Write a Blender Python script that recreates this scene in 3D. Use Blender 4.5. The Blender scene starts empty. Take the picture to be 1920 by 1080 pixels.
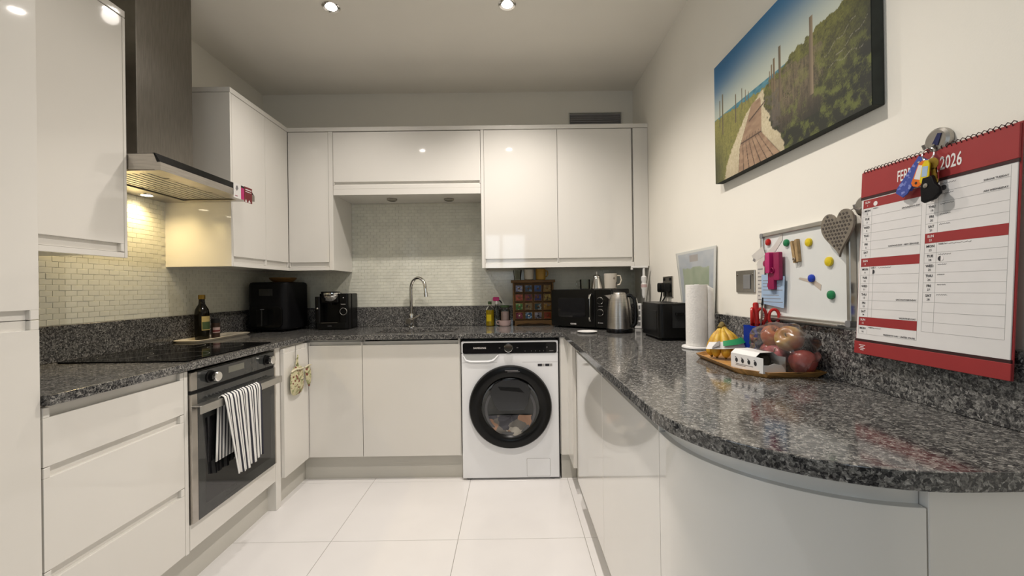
import bpy, bmesh, math, random
import numpy as np
from mathutils import Vector, Matrix
random.seed(7)
PI = math.pi
scn = bpy.context.scene
COL = scn.collection

# ---------------------------------------------------------------- camera
cd = bpy.data.cameras.new('camera'); cam = bpy.data.objects.new('camera', cd); COL.objects.link(cam)
cd.sensor_width = 36.0; cd.lens = 782.69 / 1920 * 36.0; cd.clip_start = 0.02
yw, pt, rl = 0.0026, 0.0012, 0.0135
F = Vector((math.sin(yw) * math.cos(pt), math.cos(yw) * math.cos(pt), math.sin(pt)))
R = Vector((math.cos(yw), -math.sin(yw), 0)); U = R.cross(F)
R2 = R * math.cos(rl) - U * math.sin(rl); U2 = R * math.sin(rl) + U * math.cos(rl)
cam.matrix_world = Matrix(((R2.x, U2.x, -F.x, 0), (R2.y, U2.y, -F.y, 0), (R2.z, U2.z, -F.z, 1.183), (0, 0, 0, 1)))
scn.camera = cam

# ---------------------------------------------------------------- sky, light, exposure
w = bpy.data.worlds.new('sky'); scn.world = w; w.use_nodes = True
w.node_tree.nodes['Background'].inputs[0].default_value = (0.62, 0.74, 1.0, 1)
w.node_tree.nodes['Background'].inputs[1].default_value = 0.5
scn.view_settings.view_transform = 'Standard'; scn.view_settings.look = 'None'
scn.view_settings.exposure = 0.0; scn.view_settings.gamma = 1.0; scn.view_settings.use_curve_mapping = False
scn.cycles.use_denoising = True
WINDOW_W = 10.0      # daylight through each rear window
ADDED_SIDE_W = 11.0         # cool light by an added, unseen side window
DOWN_W = 13.2        # each ceiling downlight
HOOD_W = 0.5
DOWN_C = (1.0, 0.925, 0.85)
DAY_C = (0.80, 0.90, 1.0)

def area(name, loc, rot, sx, sy, power, col):
    l = bpy.data.lights.new(name, 'AREA'); l.shape = 'RECTANGLE'; l.size = sx; l.size_y = sy; l.energy = power; l.color = col
    o = bpy.data.objects.new(name, l); COL.objects.link(o); o.location = loc; o.rotation_euler = rot
    return o
# daylight by the rear window, then light for the added side window
area('daylight', (-0.10, -3.10, 1.80), (PI / 2, 0, 0), 0.84, 1.04, WINDOW_W, DAY_C)
area('daylight', (-1.98, -0.20, 1.55), (PI / 2, 0, -PI / 2), 1.04, 1.24, ADDED_SIDE_W, DAY_C)  # added source, out of view, to light the curved cabinet

# ---------------------------------------------------------------- materials
def lin(c):
    if isinstance(c, str):
        c = [int(c[i:i + 2], 16) / 255 for i in (0, 2, 4)]
        return tuple(x / 12.92 if x <= 0.04045 else ((x + 0.055) / 1.055) ** 2.4 for x in c)
    return tuple(c)
def sock(nt, a, b): nt.links.new(a, b)
def mat(name, col, rough=0.5, metal=0.0, var=0.04, scale=20.0, coat=0.0, bump=0.0, bscale=200.0, trans=0.0, ior=1.45, spec=0.5, stretch=None, sheen=0):
    m = bpy.data.materials.new(name); m.use_nodes = True; nt = m.node_tree; b = nt.nodes['Principled BSDF']
    col = lin(col)
    tc = nt.nodes.new('ShaderNodeTexCoord'); n = nt.nodes.new('ShaderNodeTexNoise'); n.inputs['Scale'].default_value = scale
    src = tc.outputs['Object']
    if stretch:
        mp = nt.nodes.new('ShaderNodeMapping'); mp.inputs['Scale'].default_value = stretch; sock(nt, src, mp.inputs[0]); src = mp.outputs[0]
    sock(nt, src, n.inputs['Vector'])
    r = nt.nodes.new('ShaderNodeValToRGB')
    r.color_ramp.elements[0].position = 0.3; r.color_ramp.elements[1].position = 0.7
    r.color_ramp.elements[0].color = (*[max(0, c * (1 - var)) for c in col], 1)
    r.color_ramp.elements[1].color = (*[min(1, c * (1 + var)) for c in col], 1)
    sock(nt, n.outputs['Fac'], r.inputs[0]); sock(nt, r.outputs[0], b.inputs['Base Color'])
    b.inputs['Roughness'].default_value = rough; b.inputs['Metallic'].default_value = metal
    b.inputs['Coat Weight'].default_value = coat; b.inputs['Coat Roughness'].default_value = 0.03
    b.inputs['Transmission Weight'].default_value = trans; b.inputs['IOR'].default_value = ior
    b.inputs['Specular IOR Level'].default_value = spec
    if bump:
        n2 = nt.nodes.new('ShaderNodeTexNoise'); n2.inputs['Scale'].default_value = bscale; sock(nt, src, n2.inputs['Vector'])
        bp = nt.nodes.new('ShaderNodeBump'); bp.inputs['Strength'].default_value = bump; bp.inputs['Distance'].default_value = 0.002
        sock(nt, n2.outputs['Fac'], bp.inputs['Height']); sock(nt, bp.outputs[0], b.inputs['Normal'])
    return m
def clear_mat(name, col, amount, rough=0.05):
    # thin clear plastic or glass: mostly see-through, with a gloss that grows at grazing angles
    m = bpy.data.materials.new(name); m.use_nodes = True; nt = m.node_tree; nt.nodes.remove(nt.nodes['Principled BSDF'])
    out = nt.nodes['Material Output']
    tr = nt.nodes.new('ShaderNodeBsdfTransparent'); tr.inputs[0].default_value = (*lin(col), 1)
    gl = nt.nodes.new('ShaderNodeBsdfGlossy'); gl.inputs['Roughness'].default_value = rough
    lw = nt.nodes.new('ShaderNodeLayerWeight'); lw.inputs[0].default_value = amount
    tc = nt.nodes.new('ShaderNodeTexCoord'); n = nt.nodes.new('ShaderNodeTexNoise'); n.inputs['Scale'].default_value = 30
    sock(nt, tc.outputs['Object'], n.inputs['Vector'])
    bp = nt.nodes.new('ShaderNodeBump'); bp.inputs['Strength'].default_value = 0.1; bp.inputs['Distance'].default_value = 0.002
    sock(nt, n.outputs['Fac'], bp.inputs['Height']); sock(nt, bp.outputs[0], gl.inputs['Normal'])
    mx = nt.nodes.new('ShaderNodeMixShader'); sock(nt, lw.outputs['Fresnel'], mx.inputs[0]); sock(nt, tr.outputs[0], mx.inputs[1]); sock(nt, gl.outputs[0], mx.inputs[2])
    sock(nt, mx.outputs[0], out.inputs[0])
    return m
def hazy(m, col, k):
    # some of the light scatters in the plastic itself
    nt = m.node_tree; out = nt.nodes['Material Output']; last = out.inputs[0].links[0].from_socket
    d = nt.nodes.new('ShaderNodeBsdfDiffuse'); d.inputs[0].default_value = (*lin(col), 1)
    mx = nt.nodes.new('ShaderNodeMixShader'); mx.inputs[0].default_value = k
    sock(nt, last, mx.inputs[1]); sock(nt, d.outputs[0], mx.inputs[2]); sock(nt, mx.outputs[0], out.inputs[0])
    return m
def glow(name, col, s):
    m = bpy.data.materials.new(name); m.use_nodes = True; b = m.node_tree.nodes['Principled BSDF']
    b.inputs['Base Color'].default_value = (*col, 1); b.inputs['Emission Color'].default_value = (*col, 1); b.inputs['Emission Strength'].default_value = s
    return m
def granite():
    m = bpy.data.materials.new('granite'); m.use_nodes = True; nt = m.node_tree; b = nt.nodes['Principled BSDF']
    tc = nt.nodes.new('ShaderNodeTexCoord')
    ns = nt.nodes.new('ShaderNodeTexNoise'); ns.inputs['Scale'].default_value = 60; ns.inputs['Detail'].default_value = 3
    sock(nt, tc.outputs['Object'], ns.inputs['Vector'])
    ad = nt.nodes.new('ShaderNodeVectorMath'); ad.operation = 'MULTIPLY_ADD'; ad.inputs[1].default_value = (0.02, 0.02, 0.02)
    sock(nt, ns.outputs['Color'], ad.inputs[0]); sock(nt, tc.outputs['Object'], ad.inputs[2])
    def vor(scale):
        v = nt.nodes.new('ShaderNodeTexVoronoi'); v.inputs['Scale'].default_value = scale; sock(nt, ad.outputs[0], v.inputs['Vector'])
        s = nt.nodes.new('ShaderNodeSeparateColor'); sock(nt, v.outputs['Color'], s.inputs[0]); return s.outputs[0]
    r = nt.nodes.new('ShaderNodeValToRGB'); e = r.color_ramp.elements
    e[0].position = 0.0; e[0].color = (0.012, 0.012, 0.013, 1); e[1].position = 1.0; e[1].color = (0.50, 0.485, 0.455, 1)
    for p, c in ((0.28, (0.034, 0.034, 0.036)), (0.45, (0.085, 0.083, 0.080)), (0.68, (0.17, 0.165, 0.155)), (0.85, (0.29, 0.28, 0.262))):
        x = e.new(p); x.color = (*c, 1)
    mx = nt.nodes.new('ShaderNodeMix'); mx.data_type = 'FLOAT'; mx.inputs[0].default_value = 0.38
    sock(nt, vor(185), mx.inputs[2]); sock(nt, vor(430), mx.inputs[3]); sock(nt, mx.outputs[0], r.inputs[0])
    sock(nt, r.outputs[0], b.inputs['Base Color'])
    b.inputs['Roughness'].default_value = 0.10; b.inputs['Specular IOR Level'].default_value = 0.55
    return m
def attr_mat(name, attr, rough=0.5, coat=0.0):
    m = bpy.data.materials.new(name); m.use_nodes = True; nt = m.node_tree; b = nt.nodes['Principled BSDF']
    a = nt.nodes.new('ShaderNodeAttribute'); a.attribute_name = attr; sock(nt, a.outputs['Color'], b.inputs['Base Color'])
    b.inputs['Roughness'].default_value = rough; b.inputs['Coat Weight'].default_value = coat
    return m
def blotch(name, base, spots, scale, thr=0.62, rough=0.7):
    # printed or natural pattern: base colour with coloured cells
    m = bpy.data.materials.new(name); m.use_nodes = True; nt = m.node_tree; b = nt.nodes['Principled BSDF']
    tc = nt.nodes.new('ShaderNodeTexCoord'); ns = nt.nodes.new('ShaderNodeTexNoise'); ns.inputs['Scale'].default_value = scale * 2
    sock(nt, tc.outputs['Object'], ns.inputs['Vector'])
    ad = nt.nodes.new('ShaderNodeVectorMath'); ad.operation = 'MULTIPLY_ADD'; ad.inputs[1].default_value = (0.6 / scale,) * 3
    sock(nt, ns.outputs['Color'], ad.inputs[0]); sock(nt, tc.outputs['Object'], ad.inputs[2])
    v = nt.nodes.new('ShaderNodeTexVoronoi'); v.inputs['Scale'].default_value = scale; sock(nt, ad.outputs[0], v.inputs['Vector'])
    s = nt.nodes.new('ShaderNodeSeparateColor'); sock(nt, v.outputs['Color'], s.inputs[0])
    r = nt.nodes.new('ShaderNodeValToRGB'); r.color_ramp.interpolation = 'CONSTANT'; e = r.color_ramp.elements
    e[0].position = 0; e[0].color = (*lin(base), 1); e[1].position = thr; e[1].color = (*lin(spots[0]), 1)
    for i, c in enumerate(spots[1:]):
        x = e.new(thr + (1 - thr) * (i + 1) / len(spots)); x.color = (*lin(c), 1)
    sock(nt, s.outputs[0], r.inputs[0]); sock(nt, r.outputs[0], b.inputs['Base Color']); b.inputs['Roughness'].default_value = rough
    return m
def stripe_mat():
    m = bpy.data.materials.new('striped_cotton'); m.use_nodes = True; nt = m.node_tree; b = nt.nodes['Principled BSDF']
    a = nt.nodes.new('ShaderNodeUVMap')
    s = nt.nodes.new('ShaderNodeSeparateXYZ'); sock(nt, a.outputs['UV'], s.inputs[0])
    mu = nt.nodes.new('ShaderNodeMath'); mu.operation = 'MULTIPLY'; mu.inputs[1].default_value = 13.0; sock(nt, s.outputs[0], mu.inputs[0])
    fr = nt.nodes.new('ShaderNodeMath'); fr.operation = 'FRACT'; sock(nt, mu.outputs[0], fr.inputs[0])
    r = nt.nodes.new('ShaderNodeValToRGB'); r.color_ramp.interpolation = 'CONSTANT'; e = r.color_ramp.elements
    e[0].color = (*lin('ecebe8'), 1); e[1].position = 0.58; e[1].color = (*lin('34343e'), 1)
    sock(nt, fr.outputs[0], r.inputs[0]); sock(nt, r.outputs[0], b.inputs['Base Color']); b.inputs['Roughness'].default_value = 0.9
    n2 = nt.nodes.new('ShaderNodeTexNoise'); n2.inputs['Scale'].default_value = 600
    bp = nt.nodes.new('ShaderNodeBump'); bp.inputs['Strength'].default_value = 0.2; bp.inputs['Distance'].default_value = 0.001
    sock(nt, n2.outputs['Fac'], bp.inputs['Height']); sock(nt, bp.outputs[0], b.inputs['Normal'])
    return m

M = dict(
 wall=mat('wall_paint', (0.86, 0.825, 0.74), 0.75, var=0.015, scale=3, bump=0.05, bscale=250),
 added_boards=mat('added_dark_flooring', (0.16, 0.11, 0.075), 0.4, var=0.25, scale=12, stretch=(8, 1, 1)),  # unseen flooring, added dark to cut bounce onto the end panel
 rear=mat('rear_wall_darkened', (0.17, 0.165, 0.15), 0.8, var=0.03, scale=3),  # unseen wall, darkened to send less light back into the kitchen
 ceil=mat('ceiling_paint', (0.90, 0.865, 0.785), 0.85, var=0.015, scale=3),
 white=mat('gloss_white_lacquer', (0.80, 0.775, 0.725), 0.06, var=0.01, scale=2, coat=0.3),
 white2=mat('satin_white_board', (0.74, 0.715, 0.66), 0.3, var=0.01, scale=2),
 plinth=mat('plinth_board', (0.62, 0.60, 0.54), 0.28, var=0.02, scale=4),
 dark=mat('dark_void', (0.012, 0.012, 0.013), 0.7, var=0.1),
 granite=granite(),
 tile=mat('floor_porcelain', (0.84, 0.82, 0.81), 0.17, var=0.015, scale=5),
 grout=mat('floor_grout', (0.36, 0.34, 0.31), 0.9, var=0.1, scale=60),
 mosaic=mat('glass_mosaic', (0.74, 0.735, 0.635), 0.14, var=0.07, scale=14),
 mortar=mat('mosaic_grout', (0.80, 0.79, 0.70), 0.8, var=0.05, scale=60),
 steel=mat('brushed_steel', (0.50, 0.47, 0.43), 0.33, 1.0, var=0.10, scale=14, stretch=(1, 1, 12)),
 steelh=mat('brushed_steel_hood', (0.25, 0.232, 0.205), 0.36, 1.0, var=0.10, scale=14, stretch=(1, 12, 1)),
 chrome=mat('chrome', (0.78, 0.77, 0.75), 0.08, 1.0, var=0.02),
 alu=mat('aluminium', (0.52, 0.51, 0.48), 0.38, 1.0, var=0.05, scale=30),
 blackglass=mat('black_glass', (0.010, 0.010, 0.011), 0.04, var=0.1, coat=0.5),
 hobglass=mat('hob_glass', (0.006, 0.006, 0.006), 0.08, var=0.1, spec=0.12, ior=1.25),
 smoked=mat('smoked_oven_glass', (0.035, 0.037, 0.036), 0.05, var=0.1, coat=0.3),
 black=mat('black_plastic', (0.005, 0.005, 0.005), 0.26, var=0.1, spec=0.3),
 blackm=mat('black_matt_plastic', (0.005, 0.005, 0.006), 0.5, var=0.15, bump=0.1, bscale=500, spec=0.2),
 grey=mat('grey_plastic', (0.20, 0.20, 0.20), 0.4, var=0.05),
 wplastic=mat('white_plastic', (0.80, 0.79, 0.77), 0.3, var=0.02),
 enamel=mat('white_enamel', (0.92, 0.93, 0.95), 0.22, var=0.01, scale=3),
 enamel_shade=mat('white_enamel_shaded', (0.46, 0.47, 0.46), 0.3, var=0.02),  # enamel darkened to paint in the shade of the detergent scoop
 slip=mat('till_receipt', (0.60, 0.57, 0.53), 0.8, var=0.05),
 beige=mat('beige_slip', (0.50, 0.43, 0.36), 0.8, var=0.05),
 paper=mat('paper', (0.74, 0.72, 0.70), 0.8, var=0.02),
 kroll=mat('kitchen_paper', (0.80, 0.78, 0.74), 0.95, var=0.03, scale=60, bump=0.6, bscale=140),
 bluepaper=mat('blue_paper', '9fb7d2', 0.8, var=0.04),
 ink=mat('printing_ink', (0.03, 0.03, 0.035), 0.7, var=0.1),
 inkgrey=mat('grey_printing_ink', (0.22, 0.21, 0.21), 0.7, var=0.1),
 rule=mat('grey_ruled_line', (0.40, 0.39, 0.38), 0.7, var=0.05),
 whiteink=mat('white_print', (0.80, 0.76, 0.74), 0.7, var=0.02),
 calred=mat('calendar_red', '982f30', 0.5, var=0.03),
 caldark=mat('calendar_dark_binding', '35191a', 0.5, var=0.05),
 canvas_edge=mat('canvas_edge', (0.03, 0.035, 0.03), 0.8, var=0.2),
 wood=mat('spice_wood', '6f5026', 0.5, var=0.25, scale=30, stretch=(1, 1, 8)),
 traywood=mat('tray_wood', 'b98a50', 0.35, var=0.35, scale=24, stretch=(1, 6, 1)),
 peg=mat('peg_wood', 'a58a62', 0.6, var=0.25, scale=60, stretch=(6, 1, 1)),
 banana=blotch('banana_skin', 'c79d2c', ('bf9328', 'b58a24', 'cba636'), 60, 0.4, 0.5),
 bananatip=mat('banana_stem', '6b5a24', 0.7, var=0.3, scale=80),
 green=mat('green_print', '1f8a55', 0.5, var=0.05),
 red=mat('red_plastic', 'b3201c', 0.3, var=0.05),
 pink=mat('pink_plastic', 'b8286a', 0.3, var=0.06),
 pink2=mat('dark_pink_plastic', '8e1a4c', 0.3, var=0.06),
 yellow=mat('yellow_plastic', 'dcc323', 0.3, var=0.05),
 orange=mat('orange_plastic', 'dd6f1f', 0.35, var=0.05),
 mgreen=mat('green_plastic', '1f7a4c', 0.3, var=0.05),
 blue=mat('blue_plastic', '1c3fae', 0.3, var=0.05),
 lanyard=blotch('lanyard_fabric', '3f4d9a', ('6a76b8', '7c86c4'), 140, 0.75, 0.8),
 brass=mat('brass_key', '9c8338', 0.4, 0.8, var=0.15, scale=80),
 heart=mat('hammered_metal', '8b8377', 0.5, 0.5, var=0.12, scale=60),
 heartdent=mat('heart_dent', '57504a', 0.6, 0.4, var=0.12, scale=60),
 dull=mat('dull_steel', (0.40, 0.38, 0.35), 0.35, 1.0, var=0.06, scale=40),
 olive=mat('olive_oil_glass', '0d0b03', 0.06, var=0.1, spec=0.4),
 gold=mat('gold_cap', '8f7433', 0.35, 0.7, var=0.06),
 labelcream=mat('label_cream', 'b6a468', 0.6, var=0.08, scale=60),
 labelgreen=mat('label_green', '3f5432', 0.6, var=0.1, scale=60),
 labelred=mat('label_red', '70292b', 0.6, var=0.1, scale=60),
 pepper=mat('ground_pepper', '3a261a', 0.6, var=0.3, scale=200),
 oil=mat('yellow_oil', '8f7a0c', 0.08, var=0.1, coat=0.5),
 pinkcer=mat('pale_pink_ceramic', 'cbb0ad', 0.25, var=0.05),
 cream=mat('cream_ceramic', 'd8cfbd', 0.25, var=0.03),
 ochre=mat('ochre_ceramic', 'b58b35', 0.3, var=0.1),
 mugw=blotch('patterned_mug', 'c9c1b4', ('8b8178', '3c3836'), 40, 0.86, 0.3),
 clear=clear_mat('clear_glass', (0.90, 0.92, 0.90), 0.25),
 film=hazy(clear_mat('clear_film', (0.90, 0.89, 0.88), 0.35, 0.15), (0.6, 0.58, 0.56), 0.05),
 blueclear=hazy(clear_mat('blue_acrylic', '7f93dc', 0.25), '2346b8', 0.5),
 pane=clear_mat('window_glass', (0.97, 0.98, 0.98), 0.1, 0.0),
 avocado=mat('avocado_skin', '231f14', 0.55, var=0.3, scale=120, bump=0.5, bscale=200),
 towel=stripe_mat(),
 floral=blotch('floral_cotton', 'cfc7a2', ('a3a47a', '8a8c60', '7d4a3c', 'b9b48a'), 90, 0.5, 0.9),
 trim=mat('mitt_binding', 'd8d0b4', 0.9, var=0.05),
 cord=mat('grey_cord', '6f675c', 0.8, var=0.2, scale=300),
 screen=mat('oven_display', (0.17, 0.17, 0.14), 0.25, var=0.05),
 lens=glow('lamp_lens', (1.0, 0.94, 0.88), 45.0),
 hoodlens=glow('hood_lamp_lens', (1.0, 0.86, 0.62), 14.0),
 ledoff=mat('unlit_lamp', (0.30, 0.27, 0.22), 0.3, 0.5, var=0.05),
 clothes=blotch('laundry', '6d6a66', ('9a7a66', '4a4a50', 'a8a39a'), 14, 0.4, 0.9),
 rubber=mat('rubber_gasket', (0.10, 0.10, 0.105), 0.5, var=0.1),
 ventg=mat('vent_grey', (0.20, 0.19, 0.19), 0.6, var=0.05),
 frame=mat('window_frame_paint', (0.8, 0.8, 0.78), 0.3, var=0.02),
)

# ---------------------------------------------------------------- mesh helpers
ROOTM = {}
class MB:
    def __init__(s): s.bm = bmesh.new()
    def add(s, other, mtx=None):
        if mtx is not None: bmesh.ops.transform(other, matrix=mtx, verts=other.verts)
        me = bpy.data.meshes.new('tmp'); other.to_mesh(me); other.free(); s.bm.from_mesh(me); bpy.data.meshes.remove(me); return s
    def box(s, x0, x1, y0, y1, z0, z1, bev=0.0, seg=1, mtx=None):
        b = bmesh.new(); bmesh.ops.create_cube(b, size=1.0)
        for v in b.verts: v.co = Vector((x0 + (v.co.x + .5) * (x1 - x0), y0 + (v.co.y + .5) * (y1 - y0), z0 + (v.co.z + .5) * (z1 - z0)))
        if bev: bmesh.ops.bevel(b, geom=list(b.edges), offset=bev, segments=seg, profile=0.5, affect='EDGES')
        return s.add(b, mtx)
    def vbox(s, x0, x1, y0, y1, z0, z1, r, seg=4, axis='z', bev=0.0, mtx=None):
        # box with its four edges along one axis rounded
        b = bmesh.new(); bmesh.ops.create_cube(b, size=1.0)
        for v in b.verts: v.co = Vector((x0 + (v.co.x + .5) * (x1 - x0), y0 + (v.co.y + .5) * (y1 - y0), z0 + (v.co.z + .5) * (z1 - z0)))
        i = 'xyz'.index(axis)
        ed = [e for e in b.edges if abs((e.verts[0].co - e.verts[1].co)[i]) > 1e-6]
        bmesh.ops.bevel(b, geom=ed, offset=r, segments=seg, profile=0.5, affect='EDGES')
        if bev:
            ed = [e for e in b.edges if len(e.link_faces) == 2 and e.calc_face_angle(0) > 1.2]
            bmesh.ops.bevel(b, geom=ed, offset=bev, segments=2, profile=0.5, affect='EDGES')
        return s.add(b, mtx)
    def lathe(s, prof, n=32, mtx=None, cap=True):
        b = bmesh.new(); rings = []
        for r, z in prof:
            if r < 1e-6: rings.append([b.verts.new((0, 0, z))])
            else: rings.append([b.verts.new((r * math.cos(2 * PI * k / n), r * math.sin(2 * PI * k / n), z)) for k in range(n)])
        for a, c in zip(rings, rings[1:]):
            for k in range(n):
                k2 = (k + 1) % n
                if len(a) == 1 and len(c) == 1: continue
                if len(a) == 1: b.faces.new((a[0], c[k2], c[k]))
                elif len(c) == 1: b.faces.new((a[k], a[k2], c[0]))
                else: b.faces.new((a[k], a[k2], c[k2], c[k]))
        if cap:
            for rg in (rings[0], rings[-1]):
                if len(rg) > 2:
                    b.faces.new(rg)
        bmesh.ops.recalc_face_normals(b, faces=b.faces)
        return s.add(b, mtx)
    def cyl(s, p0, p1, r, n=16, r1=None):
        p0 = Vector(p0); p1 = Vector(p1); d = p1 - p0
        q = d.to_track_quat('Z', 'Y').to_matrix().to_4x4()
        return s.lathe([(r, 0), (r if r1 is None else r1, d.length)], n, Matrix.Translation(p0) @ q)
    def ball(s, c, r, sub=2, sc=(1, 1, 1)):
        b = bmesh.new(); bmesh.ops.create_icosphere(b, subdivisions=sub, radius=r)
        return s.add(b, Matrix.Translation(c) @ Matrix.Diagonal((*sc, 1)))
    def tube(s, pts, r, n=10, closed=False, flat=None):
        pts = [Vector(p) for p in pts]; b = bmesh.new(); rings = []; N = len(pts)
        up = None
        for i, p in enumerate(pts):
            a = pts[(i - 1) % N] if (closed or i > 0) else p
            c = pts[(i + 1) % N] if (closed or i < N - 1) else p
            t = (c - a).normalized()
            if up is None:
                up = Vector((0, 0, 1)) if abs(t.z) < 0.9 else Vector((1, 0, 0))
            x = up - t * up.dot(t)
            x = x.normalized() if x.length > 1e-5 else t.orthogonal().normalized()
            up = x; y = t.cross(x)
            rr = r[i] if isinstance(r, (list, tuple)) else r
            fx, fy = (flat or (1, 1))
            rings.append([b.verts.new(p + x * (rr * fx * math.cos(2 * PI * k / n)) + y * (rr * fy * math.sin(2 * PI * k / n))) for k in range(n)])
        for i in range(N if closed else N - 1):
            A, C = rings[i], rings[(i + 1) % N]
            for k in range(n): b.faces.new((A[k], A[(k + 1) % n], C[(k + 1) % n], C[k]))
        if not closed: b.faces.new(rings[0][::-1]); b.faces.new(rings[-1])
        bmesh.ops.recalc_face_normals(b, faces=b.faces)
        return s.add(b)
    def prism(s, poly, h0, h1, mtx=None, holes=(), bev=0.0, seg=2):
        # polygon in local XY extruded along local Z
        b = bmesh.new()
        loops = []
        for pl in [poly, *holes]:
            vs = [b.verts.new((p[0], p[1], h1)) for p in pl]; es = [b.edges.new((vs[i], vs[(i + 1) % len(vs)])) for i in range(len(vs))]; loops += es
        if holes: bmesh.ops.triangle_fill(b, use_beauty=True, use_dissolve=False, edges=loops)
        else: b.faces.new(b.verts)
        for f in b.faces:
            f.normal_update()
            if f.normal.z < 0: f.normal_flip()
        g = bmesh.ops.extrude_face_region(b, geom=list(b.faces))
        nv = [x for x in g['geom'] if isinstance(x, bmesh.types.BMVert)]
        bmesh.ops.translate(b, vec=(0, 0, h0 - h1), verts=nv)
        bmesh.ops.recalc_face_normals(b, faces=b.faces)
        if bev:
            ed = [e for e in b.edges if len(e.link_faces) == 2 and e.calc_face_angle(0) > 1.2 and abs(e.verts[0].co.z - e.verts[1].co.z) < 1e-6]
            bmesh.ops.bevel(b, geom=ed, offset=bev, segments=seg, profile=0.5, affect='EDGES')
        return s.add(b, mtx)
    def grid(s, fn, nu, nv, uv=False):
        vs = [[s.bm.verts.new(fn(i / nu, j / nv)) for j in range(nv + 1)] for i in range(nu + 1)]
        L = s.bm.loops.layers.uv.verify() if uv else None
        for i in range(nu):
            for j in range(nv):
                f = s.bm.faces.new((vs[i][j], vs[i + 1][j], vs[i + 1][j + 1], vs[i][j + 1]))
                if uv:
                    for l, (a, c) in zip(f.loops, ((i, j), (i + 1, j), (i + 1, j + 1), (i, j + 1))): l[L].uv = (a / nu, c / nv)
        return s
    def build(s, name, m, parent=None, world=False, label=None, sm=35, kind=None):
        if world and parent is not None:
            bmesh.ops.transform(s.bm, matrix=root_matrix(parent).inverted(), verts=s.bm.verts)
        me = bpy.data.meshes.new(name); s.bm.to_mesh(me); s.bm.free()
        me.shade_smooth(); me.set_sharp_from_angle(angle=math.radians(sm))
        me.materials.append(M[m] if isinstance(m, str) else m)
        o = bpy.data.objects.new(name, me); COL.objects.link(o)
        if sm < 60:
            wn = o.modifiers.new('flat_faces', 'WEIGHTED_NORMAL'); wn.keep_sharp = True; wn.weight = 100
        if parent is not None: o.parent = parent
        if label: o['label'] = label
        if kind: o['kind'] = kind
        return o
def root_matrix(o):
    while o.parent is not None: o = o.parent
    return ROOTM.get(o.name, Matrix.Identity(4))
def thing(name, label, cat, loc=(0, 0, 0), rotz=0.0, group=None, mtx=None):
    o = bpy.data.objects.new(name, None); COL.objects.link(o); o.empty_display_size = 0.05
    m4 = mtx if mtx is not None else Matrix.Translation(loc) @ Matrix.Rotation(rotz, 4, 'Z')
    o.matrix_world = m4; ROOTM[o.name] = m4.copy()
    o['label'] = label; o['category'] = cat
    if group: o['group'] = group
    return o
def tag(o, label, cat, group=None):
    o['label'] = label; o['category'] = cat
    if group: o['group'] = group
    return o
def solo(mb, name, m, label, cat, base, group=None, sm=35):
    # a thing that is one mesh, its origin at its base; mb in world coordinates
    bmesh.ops.translate(mb.bm, vec=-Vector(base), verts=mb.bm.verts)
    o = mb.build(name, m, sm=sm); o.location = base; ROOTM[o.name] = Matrix.Translation(base)
    return tag(o, label, cat, group)
def struct(mb, name, m, **k):
    o = mb.build(name, m, **k); o['kind'] = 'structure'; return o
def frame_right(y, z, x): return Matrix(((0, 0, -1, x), (-1, 0, 0, y), (0, 1, 0, z), (0, 0, 0, 1)))     # on the right wall, looking at it
def frame_left(y, z, x): return Matrix(((0, 0, 1, x), (1, 0, 0, y), (0, 1, 0, z), (0, 0, 0, 1)))       # fronts of the left run
def frame_back(x, z, y): return Matrix(((1, 0, 0, x), (0, 0, -1, y), (0, 1, 0, z), (0, 0, 0, 1)))      # fronts of the back run
TXT = {}
def text(mb, s, size, x, y, z, depth=0.0004, align='CENTER', sx=1.0, mtx=None, bold=0.0):
    key = (s, align, bold)
    if key not in TXT:
        cu = bpy.data.curves.new('t', 'FONT'); cu.body = s; cu.size = 1.0; cu.align_x = align; cu.align_y = 'CENTER'; cu.resolution_u = 2; cu.offset = bold
        o = bpy.data.objects.new('t', cu); me = o.to_mesh()
        b = bmesh.new(); b.from_mesh(me); o.to_mesh_clear()
        me2 = bpy.data.meshes.new('t'); b.to_mesh(me2); b.free(); TXT[key] = me2
        bpy.data.objects.remove(o); bpy.data.curves.remove(cu)
    b = bmesh.new(); b.from_mesh(TXT[key])
    m4 = Matrix.Translation((x, y, z + depth)) @ Matrix.Diagonal((size * sx, size, 1, 1))
    if mtx is not None: m4 = mtx @ m4
    mb.add(b, m4); return mb
def front(w_, h_, t=0.02, pull=None, strip=0.03, cap=0.014, mb=None, x0=0.0, y0=0.0, depth=0.014):
    # slab front in a front frame (x right, y up, z out) with a scooped finger pull along its top or bottom edge
    mb = mb or MB(); b = 0.0014
    if pull is None: return mb.box(x0, x0 + w_, y0, y0 + h_, 0, t, b, 2)
    if pull == 'top': a0, a1, s0, s1 = y0, y0 + h_ - strip, y0 + h_ - strip, y0 + h_
    else: a0, a1, s0, s1 = y0 + strip, y0 + h_, y0, y0 + strip
    mb.box(x0, x0 + w_, a0, a1, 0, t, b, 2)
    mb.box(x0 + cap, x0 + w_ - cap, s0, s1, 0, t - depth)
    mb.box(x0, x0 + cap, s0, s1, 0, t, b); mb.box(x0 + w_ - cap, x0 + w_, s0, s1, 0, t, b)
    return mb

# ---------------------------------------------------------------- room dimensions
XL, XR, YB, YF, ZC = -1.859, 0.943, 3.165, -3.0, 2.673
ZW, TW = 0.909, 0.030          # worktop top, thickness
XO = -1.2815                   # front plane of the oven run
ZU = 1.0574                    # top of the upstands

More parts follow.
